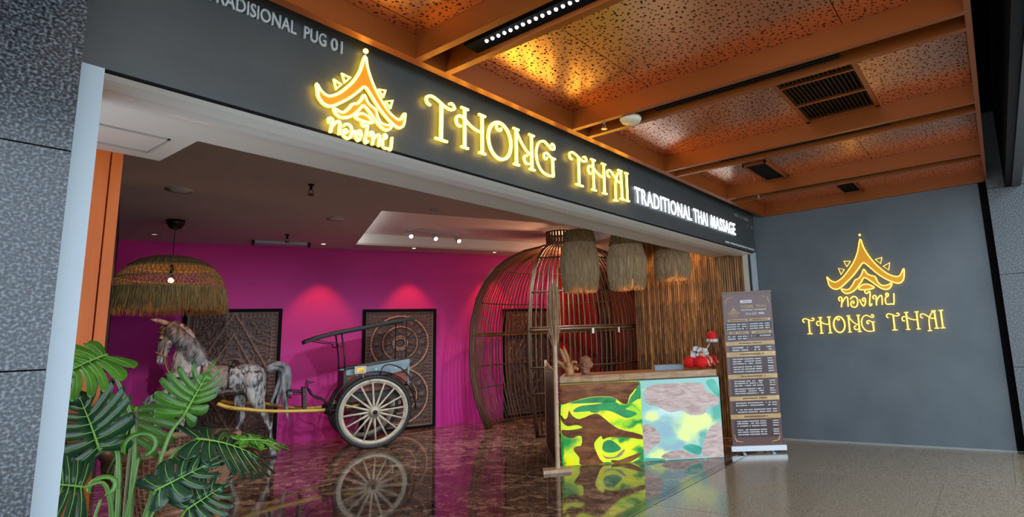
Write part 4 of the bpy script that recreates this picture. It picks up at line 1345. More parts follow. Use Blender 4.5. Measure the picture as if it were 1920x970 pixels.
# heading: white label, gold name, white line, phone line, small logo
wl_ = MB()
brect(wl_, .36, .60, .052, .072)
obj('white_label', wl_, m_pw, bn)
bl(.38, .58, .062, .014, M('print_grey', (.30, .28, .28), .5))
text_letters('THONG', bn, (bx(.36), -.004, bz(.106)), (1, 0, 0), (0, 0, 1), (0, -1, 0), .042, BWD*.26, .0015, m_gold, 'gold_name', .008, False)
text_letters('THAI', bn, (bx(.68), -.004, bz(.106)), (1, 0, 0), (0, 0, 1), (0, -1, 0), .042, BWD*.20, .0015, m_gold, 'gold_name', .008, False)
text_letters('TRADITIONAL THAI MASSAGE', bn, (bx(.36), -.004, bz(.124)), (1, 0, 0), (0, 0, 1), (0, -1, 0), .020, BWD*.52, .0015, m_pw, 'printed_text', .02, False)
text_letters('013-223 3888', bn, (bx(.46), -.004, bz(.152)), (1, 0, 0), (0, 0, 1), (0, -1, 0), .030, BWD*.38, .0015, m_pw, 'printed_text', .01, False)
lg = MB()
def bp(p, s=.155, c=(.21, .088)):
    return (bx(c[0])+p[0]*s, bz(c[1])+p[1]*s)
for key in ('outer', 'inner', 'leaf', 't1', 't2', 't3', 't4'):
    lg.prism([bp(p) for p in LOGO[key]], (0, -.004, 0), (1, 0, 0), (0, 0, 1), (0, -.0015, 0))
for key in ('th1', 'th1b', 'th2', 'th3', 'th4', 'th5', 'th5b', 'th6'):
    lg.tube([Vector((bp(p)[0], -.004, bp(p)[1])) for p in LOGO[key]], .0012, 4, r2=.0022, up=(0, 1, 0))
obj('gold_logo', lg, m_gold, bn, recalc=True)
og = MB()
for cx_, cz_, sx_, sz_ in ((.05, .03, 1, -1), (.95, .03, -1, -1), (.05, .975, 1, 1), (.95, .975, -1, 1)):
    x0, z0 = bx(cx_), bz(cz_)
    for k in range(3):
        og.tube(catmull([(x0, -.005, z0+sz_*(.10-.03*k)), (x0+sx_*.012, -.005, z0+sz_*.04), (x0+sx_*.04, -.005, z0+sz_*.014), (x0+sx_*(.11-.03*k), -.005, z0+sz_*.004*k)], 4), .001, 4, r2=.004, up=(0, 1, 0))
    og.ball((x0+sx_*.02, -.004, z0+sz_*.02), .014, 8, 6, 1)
obj('corner_ornaments', og, m_gold, bn)
# ------------------------------------------------------------------ HORSE
W0 = Vector((5.756, 8.801, 0))       # contact point of the near wheel
HRZ = R(155)                         # local x points forward (to the horse's head), local y towards the viewer
h0 = W0+E2*.6-E1*2.1
HS = thing('horse_statue', 'life size white painted carved wooden horse with saddle cloth', 'horse', (h0.x, h0.y, 0), HRZ)
m_horse = MN('weathered_white_paint', [(.34, (.02, .02, .024)), (.43, (.13, .125, .125)), (.50, (.36, .35, .345)), (.72, (.60, .59, .58))], 11, 9, (1.3, 1.3, .32), rough=.45, distort=1.5, bump=.35)
m_mane = MN('grey_carved_mane', [(.35, (.05, .055, .06)), (.5, (.20, .21, .22)), (.7, (.42, .43, .43))], 14, 5, (1, 1, .3), rough=.5)
m_hoof = MN('dark_hoof_paint', [(.3, (.02, .02, .022)), (.7, (.30, .30, .31))], 14, 4, rough=.5)
m_leather = M('dark_leather', (.035, .022, .016), .5)
m_tan = MN('tan_strap', [(.3, (.22, .12, .05)), (.7, (.36, .22, .10))], 20, 3, rough=.6)
def HP(u, y, z): return (u-2.1, y, z)
def loft(mb, rows, n=14, up=(0, 0, 1)):
    mb.tube([HP(r[0], r[1], r[2]) for r in rows], [r[3] for r in rows], n, r2=[r[4] for r in rows], up=None if up is None else up)
mb = MB()
# trunk (u, y, z, half height, half width): sections are upright
loft(mb, [(1.535,0,1.21,.07,.06),(1.58,0,1.21,.17,.13),(1.68,0,1.22,.225,.185),(1.82,0,1.235,.228,.195),(2.0,0,1.225,.205,.185),(2.2,0,1.225,.225,.19),(2.4,0,1.235,.265,.20),(2.58,0,1.235,.26,.195),(2.72,0,1.24,.20,.16),(2.80,0,1.25,.11,.10)])
# neck and head
nk = [(2.46,0,1.36,.26,.15),(2.54,0,1.50,.225,.125),(2.55,0,1.66,.185,.10),(2.57,0,1.82,.135,.085),(2.63,0,1.96,.115,.078),(2.70,0,2.05,.095,.07),(2.78,0,2.09,.05,.05)]
mb.tube([HP(*r[:3]) for r in nk], [r[4] for r in nk], 14, r2=[r[3] for r in nk], up=(0, 1, 0))
hdr = [(2.76,0,2.10,.06,.06),(2.79,0,2.02,.105,.085),(2.815,0,1.90,.112,.088),(2.835,0,1.79,.092,.075),(2.86,0,1.69,.066,.056),(2.87,0,1.61,.058,.052),(2.872,0,1.55,.056,.05),(2.87,0,1.505,.035,.035)]
mb.tube([HP(*r[:3]) for r in hdr], [r[4] for r in hdr], 14, r2=[r[3] for r in hdr], up=(0, 1, 0))
for s in (-1, 1):
    mb.ball(HP(2.885, s*.066, 1.90), .026, 8, 6)          # brow
    mb.ball(HP(2.775, s*.055, 1.83), .05, 10, 8)           # cheek
    mb.ball(HP(2.905, s*.036, 1.56), .022, 8, 6)           # nostril
    mb.ball(HP(1.70, s*.10, 1.20), .16, 12, 8)             # haunch
    mb.ball(HP(2.56, s*.11, 1.16), .15, 12, 8)             # shoulder
def leg(rows):
    mb.tube([HP(*r[:3]) for r in rows], [r[3] for r in rows], 10, r2=[r[4] for r in rows], up=(0, 1, 0))
Ln = lambda rows: leg([(u, y, z, b, a) for u, y, z, a, b in rows])
Ln([(1.70,.11,1.24,.17,.10),(1.665,.12,1.05,.155,.095),(1.63,.125,.88,.105,.075),(1.575,.125,.72,.066,.055),(1.50,.125,.60,.05,.045),(1.462,.125,.51,.056,.047),(1.44,.125,.40,.036,.034),(1.425,.125,.28,.034,.032),(1.415,.125,.19,.045,.042),(1.40,.125,.11,.04,.038)])
Ln([(1.76,-.11,1.22,.16,.10),(1.83,-.12,1.0,.13,.085),(1.87,-.125,.84,.085,.065),(1.845,-.125,.70,.055,.05),(1.835,-.125,.64,.055,.047),(1.87,-.125,.50,.036,.034),(1.915,-.125,.33,.034,.032),(1.95,-.125,.21,.044,.04),(2.0,-.125,.12,.038,.036)])
Ln([(2.58,.11,1.15,.15,.10),(2.70,.12,1.09,.105,.08),(2.84,.12,1.05,.07,.06),(2.945,.12,1.025,.058,.052),(2.985,.12,.985,.055,.05),(2.955,.12,.88,.037,.035),(2.905,.12,.76,.035,.033),(2.865,.12,.68,.044,.04),(2.845,.12,.63,.036,.035)])
Ln([(2.54,-.11,1.12,.15,.10),(2.57,-.12,.90,.085,.07),(2.59,-.12,.70,.06,.055),(2.60,-.12,.60,.056,.052),(2.60,-.12,.50,.04,.037),(2.60,-.12,.30,.034,.032),(2.60,-.12,.20,.044,.04),(2.625,-.12,.12,.038,.036)])
organic('body', mb, m_horse, .014, HS, 5)
def hoof(u, y, z, du, dz):
    obj('hoof', MB().tube([HP(u, y, z), HP(u+du*.5, y, z+dz*.5), HP(u+du, y, z+dz)], [.045, .055, .066], 12), m_hoof, HS, True)
hoof(1.405, .125, .12, -.02, -.118)
hoof(2.0, -.125, .125, .03, -.123)
hoof(2.625, -.12, .12, .02, -.118)
hoof(2.848, .12, .64, -.02, -.10)
for s in (-1, 1):
    ear = MB().tube([HP(2.76, s*.05, 2.10), HP(2.86, s*.062, 2.135), HP(2.95, s*.066, 2.17), HP(3.03, s*.06, 2.185)], [.028, .04, .032, .005], 8, r2=[.02, .022, .016, .004])
    obj('ear', ear, m_horse, HS, True)
    obj('eye', MB().ball(HP(2.878, s*.075, 1.885), .016, 10, 8), M('dark_eye', (.01, .01, .01), .2), HS, True)
# mane: carved locks lying on the neck
mb = MB()
rnd = random.Random(21)
for k in range(46):
    t = k/45
    u = 2.33+(2.73-2.33)*t**1.15
    z = 1.60+(2.15-1.60)*min(1, t*1.0)**.8
    for s in (-1, 1):
        L_ = (.20+.10*rnd.random())*(1-.35*t)
        y0 = .02
        mb.tube([HP(u, s*y0, z+.01), HP(u+.03, s*.085, z-.03), HP(u+.07+.02*rnd.random(), s*.118, z-L_*.5), HP(u+.12+.03*rnd.random(), s*.125, z-L_*.95)], [.014, .022, .018, .004], 5)
obj('mane', mb, m_mane, HS, True)
fl = MB()
for k in range(5):
    fl.tube([HP(2.80, -.03+.015*k, 2.14), HP(2.90, -.03+.015*k, 2.06), HP(2.925, -.03+.015*k, 1.98-.02*(k % 2))], [.014, .016, .004], 5)
obj('forelock', fl, m_mane, HS, True)
# tail: arched carved locks
mb = MB()
TL = [[(1.55,1.34),(1.45,1.40),(1.36,1.38),(1.33,1.22),(1.39,1.0),(1.44,.84),(1.42,.76)],
      [(1.55,1.35),(1.43,1.415),(1.32,1.39),(1.28,1.22),(1.33,1.0),(1.36,.82),(1.34,.73)],
      [(1.55,1.36),(1.41,1.42),(1.29,1.38),(1.235,1.22),(1.26,1.02),(1.28,.84),(1.26,.70)],
      [(1.55,1.36),(1.40,1.43),(1.26,1.37),(1.215,1.2),(1.22,1.02),(1.19,.93),(1.16,.98)],
      [(1.54,1.34),(1.42,1.38),(1.31,1.30),(1.29,1.1),(1.25,.85),(1.22,.64),(1.19,.50)]]
for i, p in enumerate(TL):
    for y in (-.035, .02) if i < 4 else (0,):
        mb.tube(catmull([HP(a, y+.01*i, b) for a, b in p], 4), [.035, .04, .045, .05, .052, .052, .05, .05, .046, .046, .042, .042, .038, .036, .034, .032, .03, .028, .026, .024, .022, .018, .012, .008, .004][:25], 7)
obj('tail', mb, m_mane, HS, True)
# saddle cloth, girth, breast strap, bridle
def wrap(u0, u1, a0, a1, off, name, mat, parent=HS, n=18):
    rows = [(1.68,1.22,.225,.185),(1.82,1.235,.228,.195),(2.0,1.225,.205,.185),(2.2,1.225,.225,.19),(2.4,1.235,.265,.20),(2.58,1.235,.26,.195)]
    def sec(u):
        for r0, r1 in zip(rows[:-1], rows[1:]):
            if r0[0] <= u <= r1[0]:
                t = (u-r0[0])/(r1[0]-r0[0])
                return [r0[k]+(r1[k]-r0[k])*t for k in (1, 2, 3)]
        return rows[-1][1:]
    mb = MB()
    for j in range(7):
        u = u0+(u1-u0)*j/6
        zc, hh, hw = sec(u)
        for i in range(n+1):
            a = R(a0+(a1-a0)*i/n)
            mb.v.append(HP(u, (hw+off)*math.cos(a), zc+(hh+off)*math.sin(a)))
    for j in range(6):
        for i in range(n):
            k = j*(n+1)+i
            mb.f.append((k, k+1, k+n+2, k+n+1))
    o = obj(name, mb, mat, parent, True)
    md = o.modifiers.new('s', 'SOLIDIFY')
    md.thickness = .012
    return o
m_cloth = MN('patterned_saddle_cloth', [(.35, (.10, .09, .085)), (.5, (.36, .30, .24)), (.65, (.16, .14, .13)), (.8, (.50, .46, .42))], 26, 3, rough=.7)
wrap(2.02, 2.36, -32, 212, .012, 'saddle_cloth', m_cloth)
wrap(2.245, 2.285, -38, 218, .026, 'girth_strap', m_tan)
wrap(2.005, 2.03, -34, 214, .022, 'cloth_border', m_leather)
wrap(2.35, 2.375, -34, 214, .022, 'cloth_border', m_leather)
obj('pad', MB().tube([HP(1.98, -.10, 1.44), HP(1.95, 0, 1.48), HP(1.98, .10, 1.44)], [.03, .05, .03], 8), m_leather, HS, True)
obj('breast_strap', MB().tube(catmull([HP(2.40, .215, 1.30), HP(2.58, .215, 1.30), HP(2.72, .17, 1.33), HP(2.815, .0, 1.34), HP(2.72, -.17, 1.33), HP(2.58, -.215, 1.30), HP(2.40, -.215, 1.30)], 4), .014, 6), m_leather, HS, True)
br = MB()
for z, uc, a_, b_ in ((1.66, 2.866, .074, .064), (1.95, 2.80, .124, .10)):
    br.tube([HP(uc+a_*math.cos(2*PI*i/20), b_*math.sin(2*PI*i/20), z+.04*math.cos(2*PI*i/20)) for i in range(20)], .010, 6, closed=True)
for s in (-1, 1):
    br.tube([HP(2.79, s*.10, 1.95), HP(2.82, s*.09, 1.80), HP(2.85, s*.066, 1.67)], .009, 6)
    br.tube(catmull([HP(2.83, s*.066, 1.66), HP(2.80, s*.09, 1.50), HP(2.74, s*.12, 1.40), HP(2.60, s*.16, 1.46)], 4), .008, 6)
obj('bridle', br, m_tan, HS, True)

# ------------------------------------------------------------------ CART (local x forward, y towards the viewer, origin under the axle)
c0 = W0+E2*.6
CA = thing('horse_cart', 'old two wheeled horse cart with blue side and thin canopy', 'cart', (c0.x, c0.y, 0), HRZ)
m_tyre = M('black_rubber_tyre', (.018, .019, .02), .6)
m_cream = MN('worn_cream_paint', [(.25, (.20, .15, .10)), (.42, (.50, .44, .34)), (.7, (.64, .58, .46))], 9, 5, rough=.5)
m_blue = MN('worn_grey_blue_paint', [(.25, (.08, .12, .14)), (.45, (.17, .25, .29)), (.75, (.24, .33, .37))], 6, 5, rough=.5)
m_redp = MN('worn_red_paint', [(.3, (.10, .02, .012)), (.7, (.30, .06, .03))], 8, 4, rough=.5)
m_dkw = MN('dark_cart_wood', [(.3, (.018, .014, .012)), (.7, (.06, .042, .032))], 8, 4, rough=.55)
m_yel = MN('yellow_bamboo', [(.25, (.30, .14, .02)), (.45, (.62, .38, .05)), (.75, (.74, .50, .09))], 7, 4, (.6, 4, 4), rough=.35)
m_iron = M('dark_iron', (.03, .025, .024), .5, .6)
m_dkg = M('dark_green_edge', (.03, .04, .035), .6)
WR, WZ = .587, .587
def wheel(y):
    w = bpy.data.objects.new('wheel', None)
    COL.objects.link(w)
    w.parent = CA
    w.location = (0, y, WZ)
    ring = lambda r: [(r*math.cos(2*PI*i/56), 0, r*math.sin(2*PI*i/56)) for i in range(56)]
    obj('tyre', MB().tube(ring(.556), .031, 8, r2=.032, up=(0, 1, 0), closed=True), m_tyre, w, True)
    obj('rim', MB().tube(ring(.497), .030, 4, r2=.040, up=(0, 1, 0), closed=True), m_cream, w)
    sp = MB().tube([(.07, 0, 0), (.12, 0, 0), (.30, 0, 0), (.48, 0, 0)], [.018, .020, .016, .014], 7).mesh('spoke', True)
    sp.materials.append(m_cream)
    for k in range(16):
        s = obj('spoke', sp, None, w)
        s.rotation_euler = (0, R(22.5*k+4), 0)
    hb = MB().tube([(0, -.09, 0), (0, -.06, 0), (0, -.04, 0), (0, .04, 0), (0, .06, 0), (0, .10, 0)], [.05, .062, .088, .088, .062, .05], 20)
    obj('hub', hb, m_cream, w, True)
    obj('hub_cap', MB().tube([(0, -.12, 0), (0, .0, 0), (0, .13, 0)], .034, 14), m_iron, w, True)
wheel(.60)
wheel(-.60)
obj('axle', MB().tube([(0, -.66, WZ), (0, .66, WZ)], .026, 10), m_iron, CA, True)
for s in (1, -1):
    obj('mudguard', MB().tube([(.665*math.cos(R(a)), s*.60, WZ+.665*math.sin(R(a))) for a in range(12, 196, 6)], .011, 6, r2=.075, up=(0, 1, 0)).__class__().tube([(.650*math.cos(R(a)), s*.60, WZ+.650*math.sin(R(a))) for a in range(2, 186, 5)], .085, 4, r2=.008, up=(0, 1, 0)), m_dkw, CA, True)
    obj('leaf_spring', MB().tube(catmull([(.50, s*.42, .66), (.25, s*.42, .60), (0, s*.42, .585), (-.25, s*.42, .60), (-.50, s*.42, .66)], 4), .03, 4, r2=.014, up=(0, 1, 0)), m_iron, CA, True)
    # blue side board: raised to the back, red board below it
    side = [(.43, 1.20), (.43, 1.28), (.10, 1.325), (-.55, 1.415), (-.56, 1.355), (-.50, 1.24), (-.22, 1.17), (.10, 1.19)]
    sb_ = obj('side_board', MB().prism(side, (0, s*.50, 0), (1, 0, 0), (0, 0, 1), (0, s*.03, 0)), m_blue, CA, recalc=True)
    obj('top_rail', MB().tube([(.46, s*.52, 1.29), (.10, s*.52, 1.335), (-.56, s*.52, 1.425)], .016, 6), m_dkw, sb_, True)
    obj('curved_trim', MB().tube(catmull([(-.08, s*.535, 1.16), (-.13, s*.535, 1.30), (-.24, s*.535, 1.335), (-.42, s*.535, 1.26), (-.56, s*.535, 1.10), (-.63, s*.535, .84)], 4), .011, 6), m_dkw, CA, True)
    for k, x in enumerate((-.02, -.33)):
        obj('star_mark', MB().ball((x, s*.53, 1.265), .022, 6, 4), M('pale_star_paint', (.45, .55, .58), .5), sb_)
    obj('red_board', MB().prism([(.43, 1.0), (.43, 1.17), (.10, 1.17), (-.52, 1.22), (-.55, 1.08), (-.45, .92), (.30, .92)], (0, s*.47, 0), (1, 0, 0), (0, 0, 1), (0, s*.025, 0)), m_redp, CA, recalc=True)
    obj('red_bar', MB().tube([(-.14, s*.51, 1.15), (-.50, s*.51, 1.215)], .014, 6), m_redp, CA, True)
obj('cart_bed', MB().box(-.52, .50, -.46, .46, .76, .82), m_dkw, CA)
obj('seat_box', MB().box(-.45, .36, -.44, .44, .82, 1.12), m_dkw, CA)
obj('back_board', MB().box(-.56, -.53, -.50, .50, .95, 1.40), m_blue, CA)
obj('front_board', MB().prism([(.40, .80), (.46, .80), (.46, 1.26), (.40, 1.26)], (0, -.5, 0), (1, 0, 0), (0, 0, 1), (0, 1.0, 0)), m_dkw, CA, recalc=True)
# canopy
cp = MB()
ridge = [(1.03, 1.765), (.86, 1.83), (.55, 1.905), (.1, 1.985), (-.25, 2.055), (-.64, 2.115)]
for j in range(9):
    y = -.56+1.12*j/8
    for x, z in ridge:
        cp.v.append((x, y, z+.018*(1-(y/.56)**2)))
for j in range(8):
    for i in range(5):
        k = j*6+i
        cp.f.append((k, k+1, k+7, k+6))
cn = obj('canopy', cp, m_dkw, CA, True)
md = cn.modifiers.new('s', 'SOLIDIFY')
md.thickness = .022
for s in (1, -1):
    obj('canopy_valance', MB().tube([(x, s*.56, z-.012) for x, z in ridge], .020, 4, r2=.01, up=(0, 0, 1)), m_dkg, cn)
    obj('canopy_post', MB().tube([(.448, s*.50, 1.28), (.455, s*.50, 1.50), (.51, s*.50, 1.88)], .012, 8), m_iron, CA, True)
    obj('canopy_post', MB().tube([(-.50, s*.50, 1.40), (-.50, s*.50, 2.06)], .009, 8), m_iron, CA, True)
    obj('canopy_brace', MB().tube(catmull([(.485, s*.50, 1.67), (.55, s*.50, 1.67), (.57, s*.50, 1.73), (.70, s*.50, 1.745), (.88, s*.50, 1.79)], 4), .008, 6), m_iron, CA, True)
# lamp with a gold plate, on two short posts
lmp = obj('lamp_box', MB().box(.145, .315, .56, .64, 1.215, 1.335), m_cream, CA)
obj('gold_plate', MB().box(.175, .285, .64, .648, 1.24, 1.312), MN('gold_plate', [(.3, (.36, .18, .02)), (.7, (.72, .46, .10))], 12, 3, rough=.35, metal=.5), lmp)
for x in (.18, .27):
    obj('lamp_post', MB().tube([(x, .60, 1.15), (x, .60, 1.22)], .010, 6), m_cream, lmp)
# shafts
obj('shaft', MB().tube(catmull([(2.13, .35, .90), (1.98, .35, .83), (1.71, .35, .77), (1.43, .35, .72), (.92, .35, .675), (.50, .35, .665), (.2, .35, .70)], 5), [.030]*10+[.027]*11+[.026]*10, 10), m_yel, CA, True)
obj('shaft', MB().tube(catmull([(2.13, -.35, .90), (1.98, -.35, .85), (1.60, -.35, .81), (1.28, -.35, .725), (.92, -.35, .665), (.50, -.35, .665), (.2, -.35, .70)], 5), [.028]*31, 10), m_yel, CA, True)
for s in (1, -1):
    obj('shaft_bracket', MB().tube([(.70, s*.35, .66), (.55, s*.35, .64), (.40, s*.35, .66)], [.045, .05, .04], 10), m_iron, CA, True)
    obj('shaft_stay', MB().tube(catmull([(.72, s*.33, .63), (.60, s*.33, .54), (.40, s*.36, .50), (.18, s*.40, .55)], 4), .010, 6), m_iron, CA, True)
    obj('foot_stay', MB().tube(catmull([(.94, s*.30, 1.02), (.86, s*.30, .88), (.70, s*.30, .80), (.62, s*.30, .66)], 4), .014, 6), m_iron, CA, True)
obj('cross_bar', MB().tube([(.60, -.38, .66), (.60, .38, .66)], .022, 8), m_iron, CA, True)
# foot board with its bracket and pegs
fbm = MB().obox((.955, -.30, .70), (.05, 0, 0), (0, .60, 0), (.02, 0, .33))
obj('foot_board', fbm, m_dkw, CA)
for y in (.26, -.26):
    obj('peg', MB().tube([(.96, y, 1.02), (.955, y, 1.15)], .010, 6).tube([(.94, y, 1.10), (.86, y, 1.115)], .007, 6), m_iron, CA)
    obj('front_rod', MB().tube([(.98, y, .97), (1.20, y, 1.0)], .008, 6).tube([(.98, y, .93), (1.16, y, .95)], .008, 6), m_iron, CA)
    obj('rod_hook', MB().tube(catmull([(1.18, y, 1.02), (1.24, y, 1.0), (1.22, y, .92), (1.17, y, .90)], 4), .016, 6), m_iron, CA, True)

# ------------------------------------------------------------------ RATTAN CHAIR
CH = thing('rattan_chair', 'round woven rattan tub chair on orange wooden legs behind the plant', 'chair', (1.80, 5.20, 0), R(200))
m_rattan = MN('red_brown_rattan', [(.3, (.26, .11, .06)), (.6, (.48, .25, .14)), (.8, (.62, .40, .24))], 8, 4, rough=.45)
m_leg = M('orange_wood_leg', (.52, .20, .06), .4)
RX, RY = .40, .36
def shell(a, t):     # a in degrees around, t 0 bottom .. 1 rim
    top = .98-.10*max(0, math.cos(R(a)))**1.0*0.5
    z = .52+(top-.52)*t
    k = .74+.26*math.sin(t*PI/2)
    return (RX*k*math.cos(R(a)), RY*k*math.sin(R(a)), z)
mb = MB()
for k in range(72):
    a = k*5
    mb.tube([shell(a, t/5) for t in range(6)], .0065, 4, cap=False)
for j in range(19):
    t = j/19
    mb.tube([(lambda p, q: (p[0]*q, p[1]*q, p[2]))(shell(a*5, t), 1+.012*(-1)**(a+j)) for a in range(72)], .0085, 4, closed=True)
obj('woven_shell', mb, m_rattan, CH, kind='stuff')
obj('rolled_rim', MB().tube([shell(a*6, 1.0) for a in range(60)], .026, 8, closed=True), M('pale_rattan_rim', (.60, .36, .19), .45), CH, True)
obj('seat', MB().lathe([(.001, .50), (.27, .50), (.29, .53), (.27, .56), (.001, .57)], 28), m_rattan, CH, True)
for sx in (-1, 1):
    for sy in (-1, 1):
        obj('leg', MB().tube([(sx*.20, sy*.18, .52), (sx*.25, sy*.22, 0)], [.026, .02], 10), m_leg, CH, True)

# ------------------------------------------------------------------ MONSTERA
m_leaf_d = MN('dark_leaf', [(.3, (.006, .030, .014)), (.7, (.020, .070, .030))], 6, 4, rough=.28, spec=.5)
m_leaf_l = MN('bright_leaf', [(.3, (.045, .17, .012)), (.7, (.13, .33, .03))], 6, 4, rough=.32, spec=.5)
m_leaf_m = MN('mid_leaf', [(.3, (.016, .075, .014)), (.7, (.05, .17, .03))], 6, 4, rough=.3, spec=.5)
m_leaf_k = MN('green_leaf', [(.3, (.030, .115, .012)), (.7, (.085, .24, .025))], 6, 4, rough=.3, spec=.5)
m_vein = M('pale_vein', (.22, .42, .07), .4)
m_stem = MN('green_stem', [(.3, (.08, .20, .03)), (.7, (.20, .34, .08))], 4, 3, (1, 1, .4), rough=.35)
m_stem_b = MN('brown_green_stem', [(.3, (.13, .13, .05)), (.7, (.24, .24, .10))], 4, 3, (1, 1, .4), rough=.4)
BX = Vector((1.10, 3.72, 0))
PT = thing('monstera_plant', 'large green split leaf plant in front of the rattan chair', 'plant', BX)
def monstera(base, tip, nrm, width, mat, droop=.12, fold=.10, stem=None, stem_mat=None, cut=.42, lobes=7, roll=0.0, asym=(1, 1)):
    """a split leaf: lobes leave the midrib and part from each other towards the edge"""
    base, tip, nrm = Vector(base)-BX, Vector(tip)-BX, Vector(nrm)
    ax = tip-base
    L_ = ax.length
    ax.normalize()
    nrm = (nrm-ax*nrm.dot(ax)).normalized()
    lat = nrm.cross(ax)
    mb = MB()
    def pos(s, q, side):          # s along the rib, q out from it (metres)
        dz = -droop*L_*(max(0, s)**2)
        f = fold*abs(q)-.9*droop*(q*q)/max(width, .01)*1.6
        return base+ax*(s*L_)+lat*(side*q)+nrm*(dz+f+roll*q*side)
    T = [0, .22, cut, .62, .80, .93, 1.0]
    for side in (-1, 1):
        for k in range(lobes):
            s0, s1 = k/lobes*.93, (k+1)/lobes*.93
            sm = (s0+s1)/2
            # half width of the heart outline
            w = width*.5*(1.02*math.sin(PI*min(1, (sm*.92+.20)))**.75)*(1 if k else .92)*asym[side > 0]
            back = -.34 if k == 0 else (-.16 if k == 1 else 0)
            rowv = []
            for t in T:
                q = w*t
                sweep = (.14*t+.26*t*t)*(.4+.9*sm)+back*t
                gap = 0 if t <= cut else (t-cut)/(1-cut)
                half = ((s1-s0)*(1+.9*(.14*t+.26*t*t))+(.17*t if k < 2 else 0))/2*(1-.17*gap-.5*max(0, (t-.80)/.20)**2)
                c = sm+sweep
                rowv.append((pos(c-half, q, side), pos(c, q*1.0, side)-nrm*(.012*t), pos(c+half, q*(.985), side)))
            o = len(mb.v)
            for r in rowv:
                mb.v += [tuple(p) for p in r]
            for i in range(len(T)-1):
                for j in range(2):
                    a = o+i*3+j
                    mb.f.append((a, a+1, a+4, a+3) if side > 0 else (a, a+3, a+4, a+1))
    # tip blade
    o = len(mb.v)
    for s, q in ((.80, 0), (.86, width*.12), (.95, width*.09), (1.06, 0), (.95, -width*.09), (.86, -width*.12)):
        mb.v.append(tuple(pos(s, abs(q), 1 if q >= 0 else -1)))
    mb.f += [(o, o+1, o+2), (o, o+2, o+3), (o, o+3, o+4), (o, o+4, o+5)]
    lf = obj('leaf', mb, mat, PT, True, recalc=False)
    md = lf.modifiers.new('s', 'SOLIDIFY')
    md.thickness = .003
    rib = MB().tube([pos(s/8*.98, 0, 1)+nrm*.004 for s in range(9)], [.0065*(1-s/10) for s in range(9)], 6)
    for side in (-1, 1):
        for k in range(lobes):
            sm = (k+.5)/lobes*.93
            w = width*.5*(1.02*math.sin(PI*min(1, (sm*.92+.20)))**.75)*asym[side > 0]
            back = -.34 if k == 0 else (-.16 if k == 1 else 0)
            rib.tube([pos(sm+(.14*t+.26*t*t)*(.4+.9*sm)+back*t, w*t, side)-nrm*(.012*t-.003) for t in (0, .3, .6, .85)], [.003, .0025, .002, .001], 4, cap=False)
    obj('midrib', rib, m_vein, lf, True)
    if stem:
        P = [Vector(p)-BX for p in stem]+[base]
        P = catmull(P, 5)
        n = len(P)
        obj('stem', MB().tube(P, [.013-.006*i/n for i in range(n)], 8), stem_mat or m_stem, PT, True)
V = Vector
# big pale leaf at the top, seen from its edge
monstera((1.00, 3.80, 1.605), (.77, 3.66, 1.53), (.25, -.45, .86), .36, m_leaf_l, .25, .12, [(1.10, 3.72, .30), (1.13, 3.74, .90), (1.13, 3.80, 1.25)], m_stem)
# dark leaves low at the left
monstera((.985, 3.72, 1.15), (.885, 3.66, 1.43), (.15, -.95, .15), .38, m_leaf_d, .10, .06, [(1.08, 3.70, .30), (1.09, 3.76, .85), (1.08, 3.80, 1.12), (1.03, 3.76, 1.18)], m_stem, .30)
monstera((.925, 3.66, 1.00), (.76, 3.58, 1.07), (.2, -.88, .42), .44, m_leaf_d, .12, .06, [(1.07, 3.70, .28), (1.07, 3.72, .70), (1.02, 3.70, .98)], m_stem, .30)
# green leaf behind the stems
monstera((1.205, 4.02, 1.32), (1.135, 3.96, 1.09), (.05, -.97, .22), .46, m_leaf_k, .10, .06, [(1.13, 3.76, .30), (1.18, 3.88, .90), (1.20, 3.98, 1.20)], m_stem_b, .45)
# bright split leaf to the right
monstera((1.335, 3.76, 1.265), (1.405, 3.70, 1.48), (-.35, -.88, .30), .33, m_leaf_k, .10, .08, [(1.13, 3.70, .30), (1.20, 3.72, .85), (1.27, 3.76, 1.15)], m_stem, .34, 7, 0, (.55, 1.1))
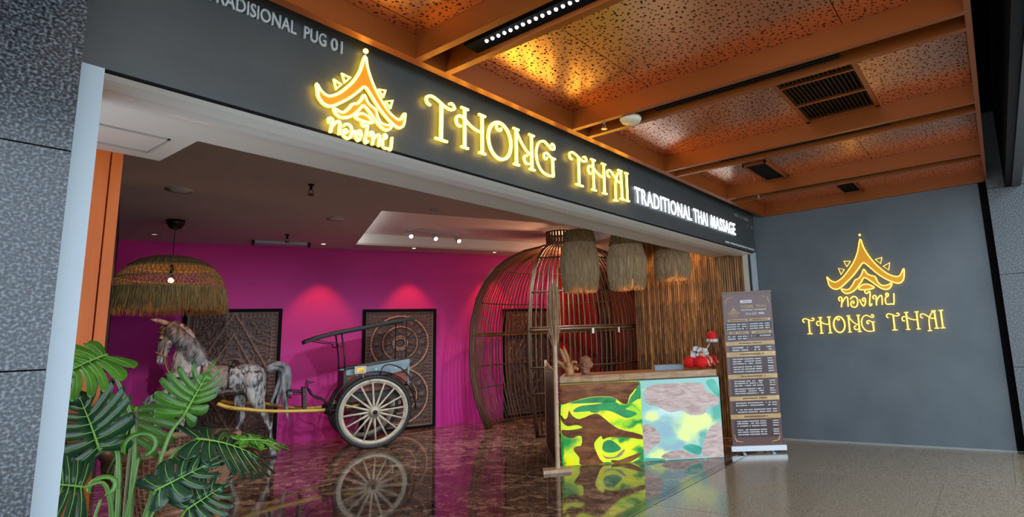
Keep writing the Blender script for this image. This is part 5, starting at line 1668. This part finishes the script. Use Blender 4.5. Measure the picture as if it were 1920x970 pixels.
# hanging dark leaves lower right
monstera((1.39, 3.74, 1.135), (1.76, 3.72, 1.045), (.0, -.62, .78), .34, m_leaf_d, .30, .02, [(1.13, 3.70, .28), (1.17, 3.70, .75), (1.27, 3.72, 1.05)], m_stem, .40, 8)
monstera((1.62, 3.78, 1.09), (1.88, 3.80, 1.06), (.05, -.7, .7), .11, m_leaf_l, .22, .02, cut=.9, lobes=4)
monstera((1.20, 3.66, .92), (1.42, 3.62, 1.02), (-.1, -.86, .48), .24, m_leaf_d, .12, .05, [(1.12, 3.70, .28), (1.15, 3.68, .65)], m_stem, .5, 5)
monstera((1.34, 3.76, 1.01), (1.54, 3.72, 1.07), (-.1, -.80, .55), .16, m_leaf_m, .2, .05, [(1.13, 3.70, .28), (1.18, 3.72, .70)], m_stem, .6, 5)
monstera((1.36, 3.72, .78), (1.52, 3.70, .87), (-.1, -.86, .45), .30, m_leaf_d, .14, .05, [(1.13, 3.70, .26), (1.18, 3.70, .50)], m_stem, .5, 6)
# two unrolling young leaves
for x, y, z, s, lab in ((1.135, 3.70, 1.15, .060, 1), (1.01, 3.72, .98, .045, -1)):
    P = []
    c = V((x, y, z))-BX
    for i in range(15):
        a = R(-80+300*i/14)
        P.append(c+V((s*math.cos(a)*1.05, -.02+.03*i/14, s*math.sin(a)*.95)))
    yl = obj('young_leaf', MB().tube(P, [.005]+[.012]*12+[.009, .004], 8, r2=[.004]+[.006]*13+[.003]), m_leaf_l, PT, True)
    S_ = catmull([V((1.11, 3.71, .28))-BX, V((1.10, 3.71, .70))-BX, c+V((-.01, 0, -.17)), c+V((.0, 0, -.06))], 5)
    obj('stem', MB().tube(S_, [.010-.004*i/len(S_) for i in range(len(S_))], 8), m_stem, PT, True)
# extra bare stems and the pot
for a, b in (((1.07, 3.74, .28), (1.085, 3.80, 1.10)), ((1.14, 3.75, .28), (1.19, 4.0, 1.30))):
    S_ = catmull([V(a)-BX, (V(a)+V(b))/2-BX+V((-.012, 0, 0)), V(b)-BX], 5)
    obj('stem', MB().tube(S_, [.012-.005*i/len(S_) for i in range(len(S_))], 8), m_stem_b, PT, True)
obj('pot', MB().lathe([(.001, 0), (.15, 0), (.17, .03), (.20, .34), (.205, .36), (.185, .36), (.18, .30), (.001, .29)], 28), M('dark_pot', (.05, .045, .04), .5), PT, True)
obj('soil', MB().lathe([(.001, .30), (.18, .30), (.18, .29)], 24), M('soil', (.03, .02, .012), .9), PT)
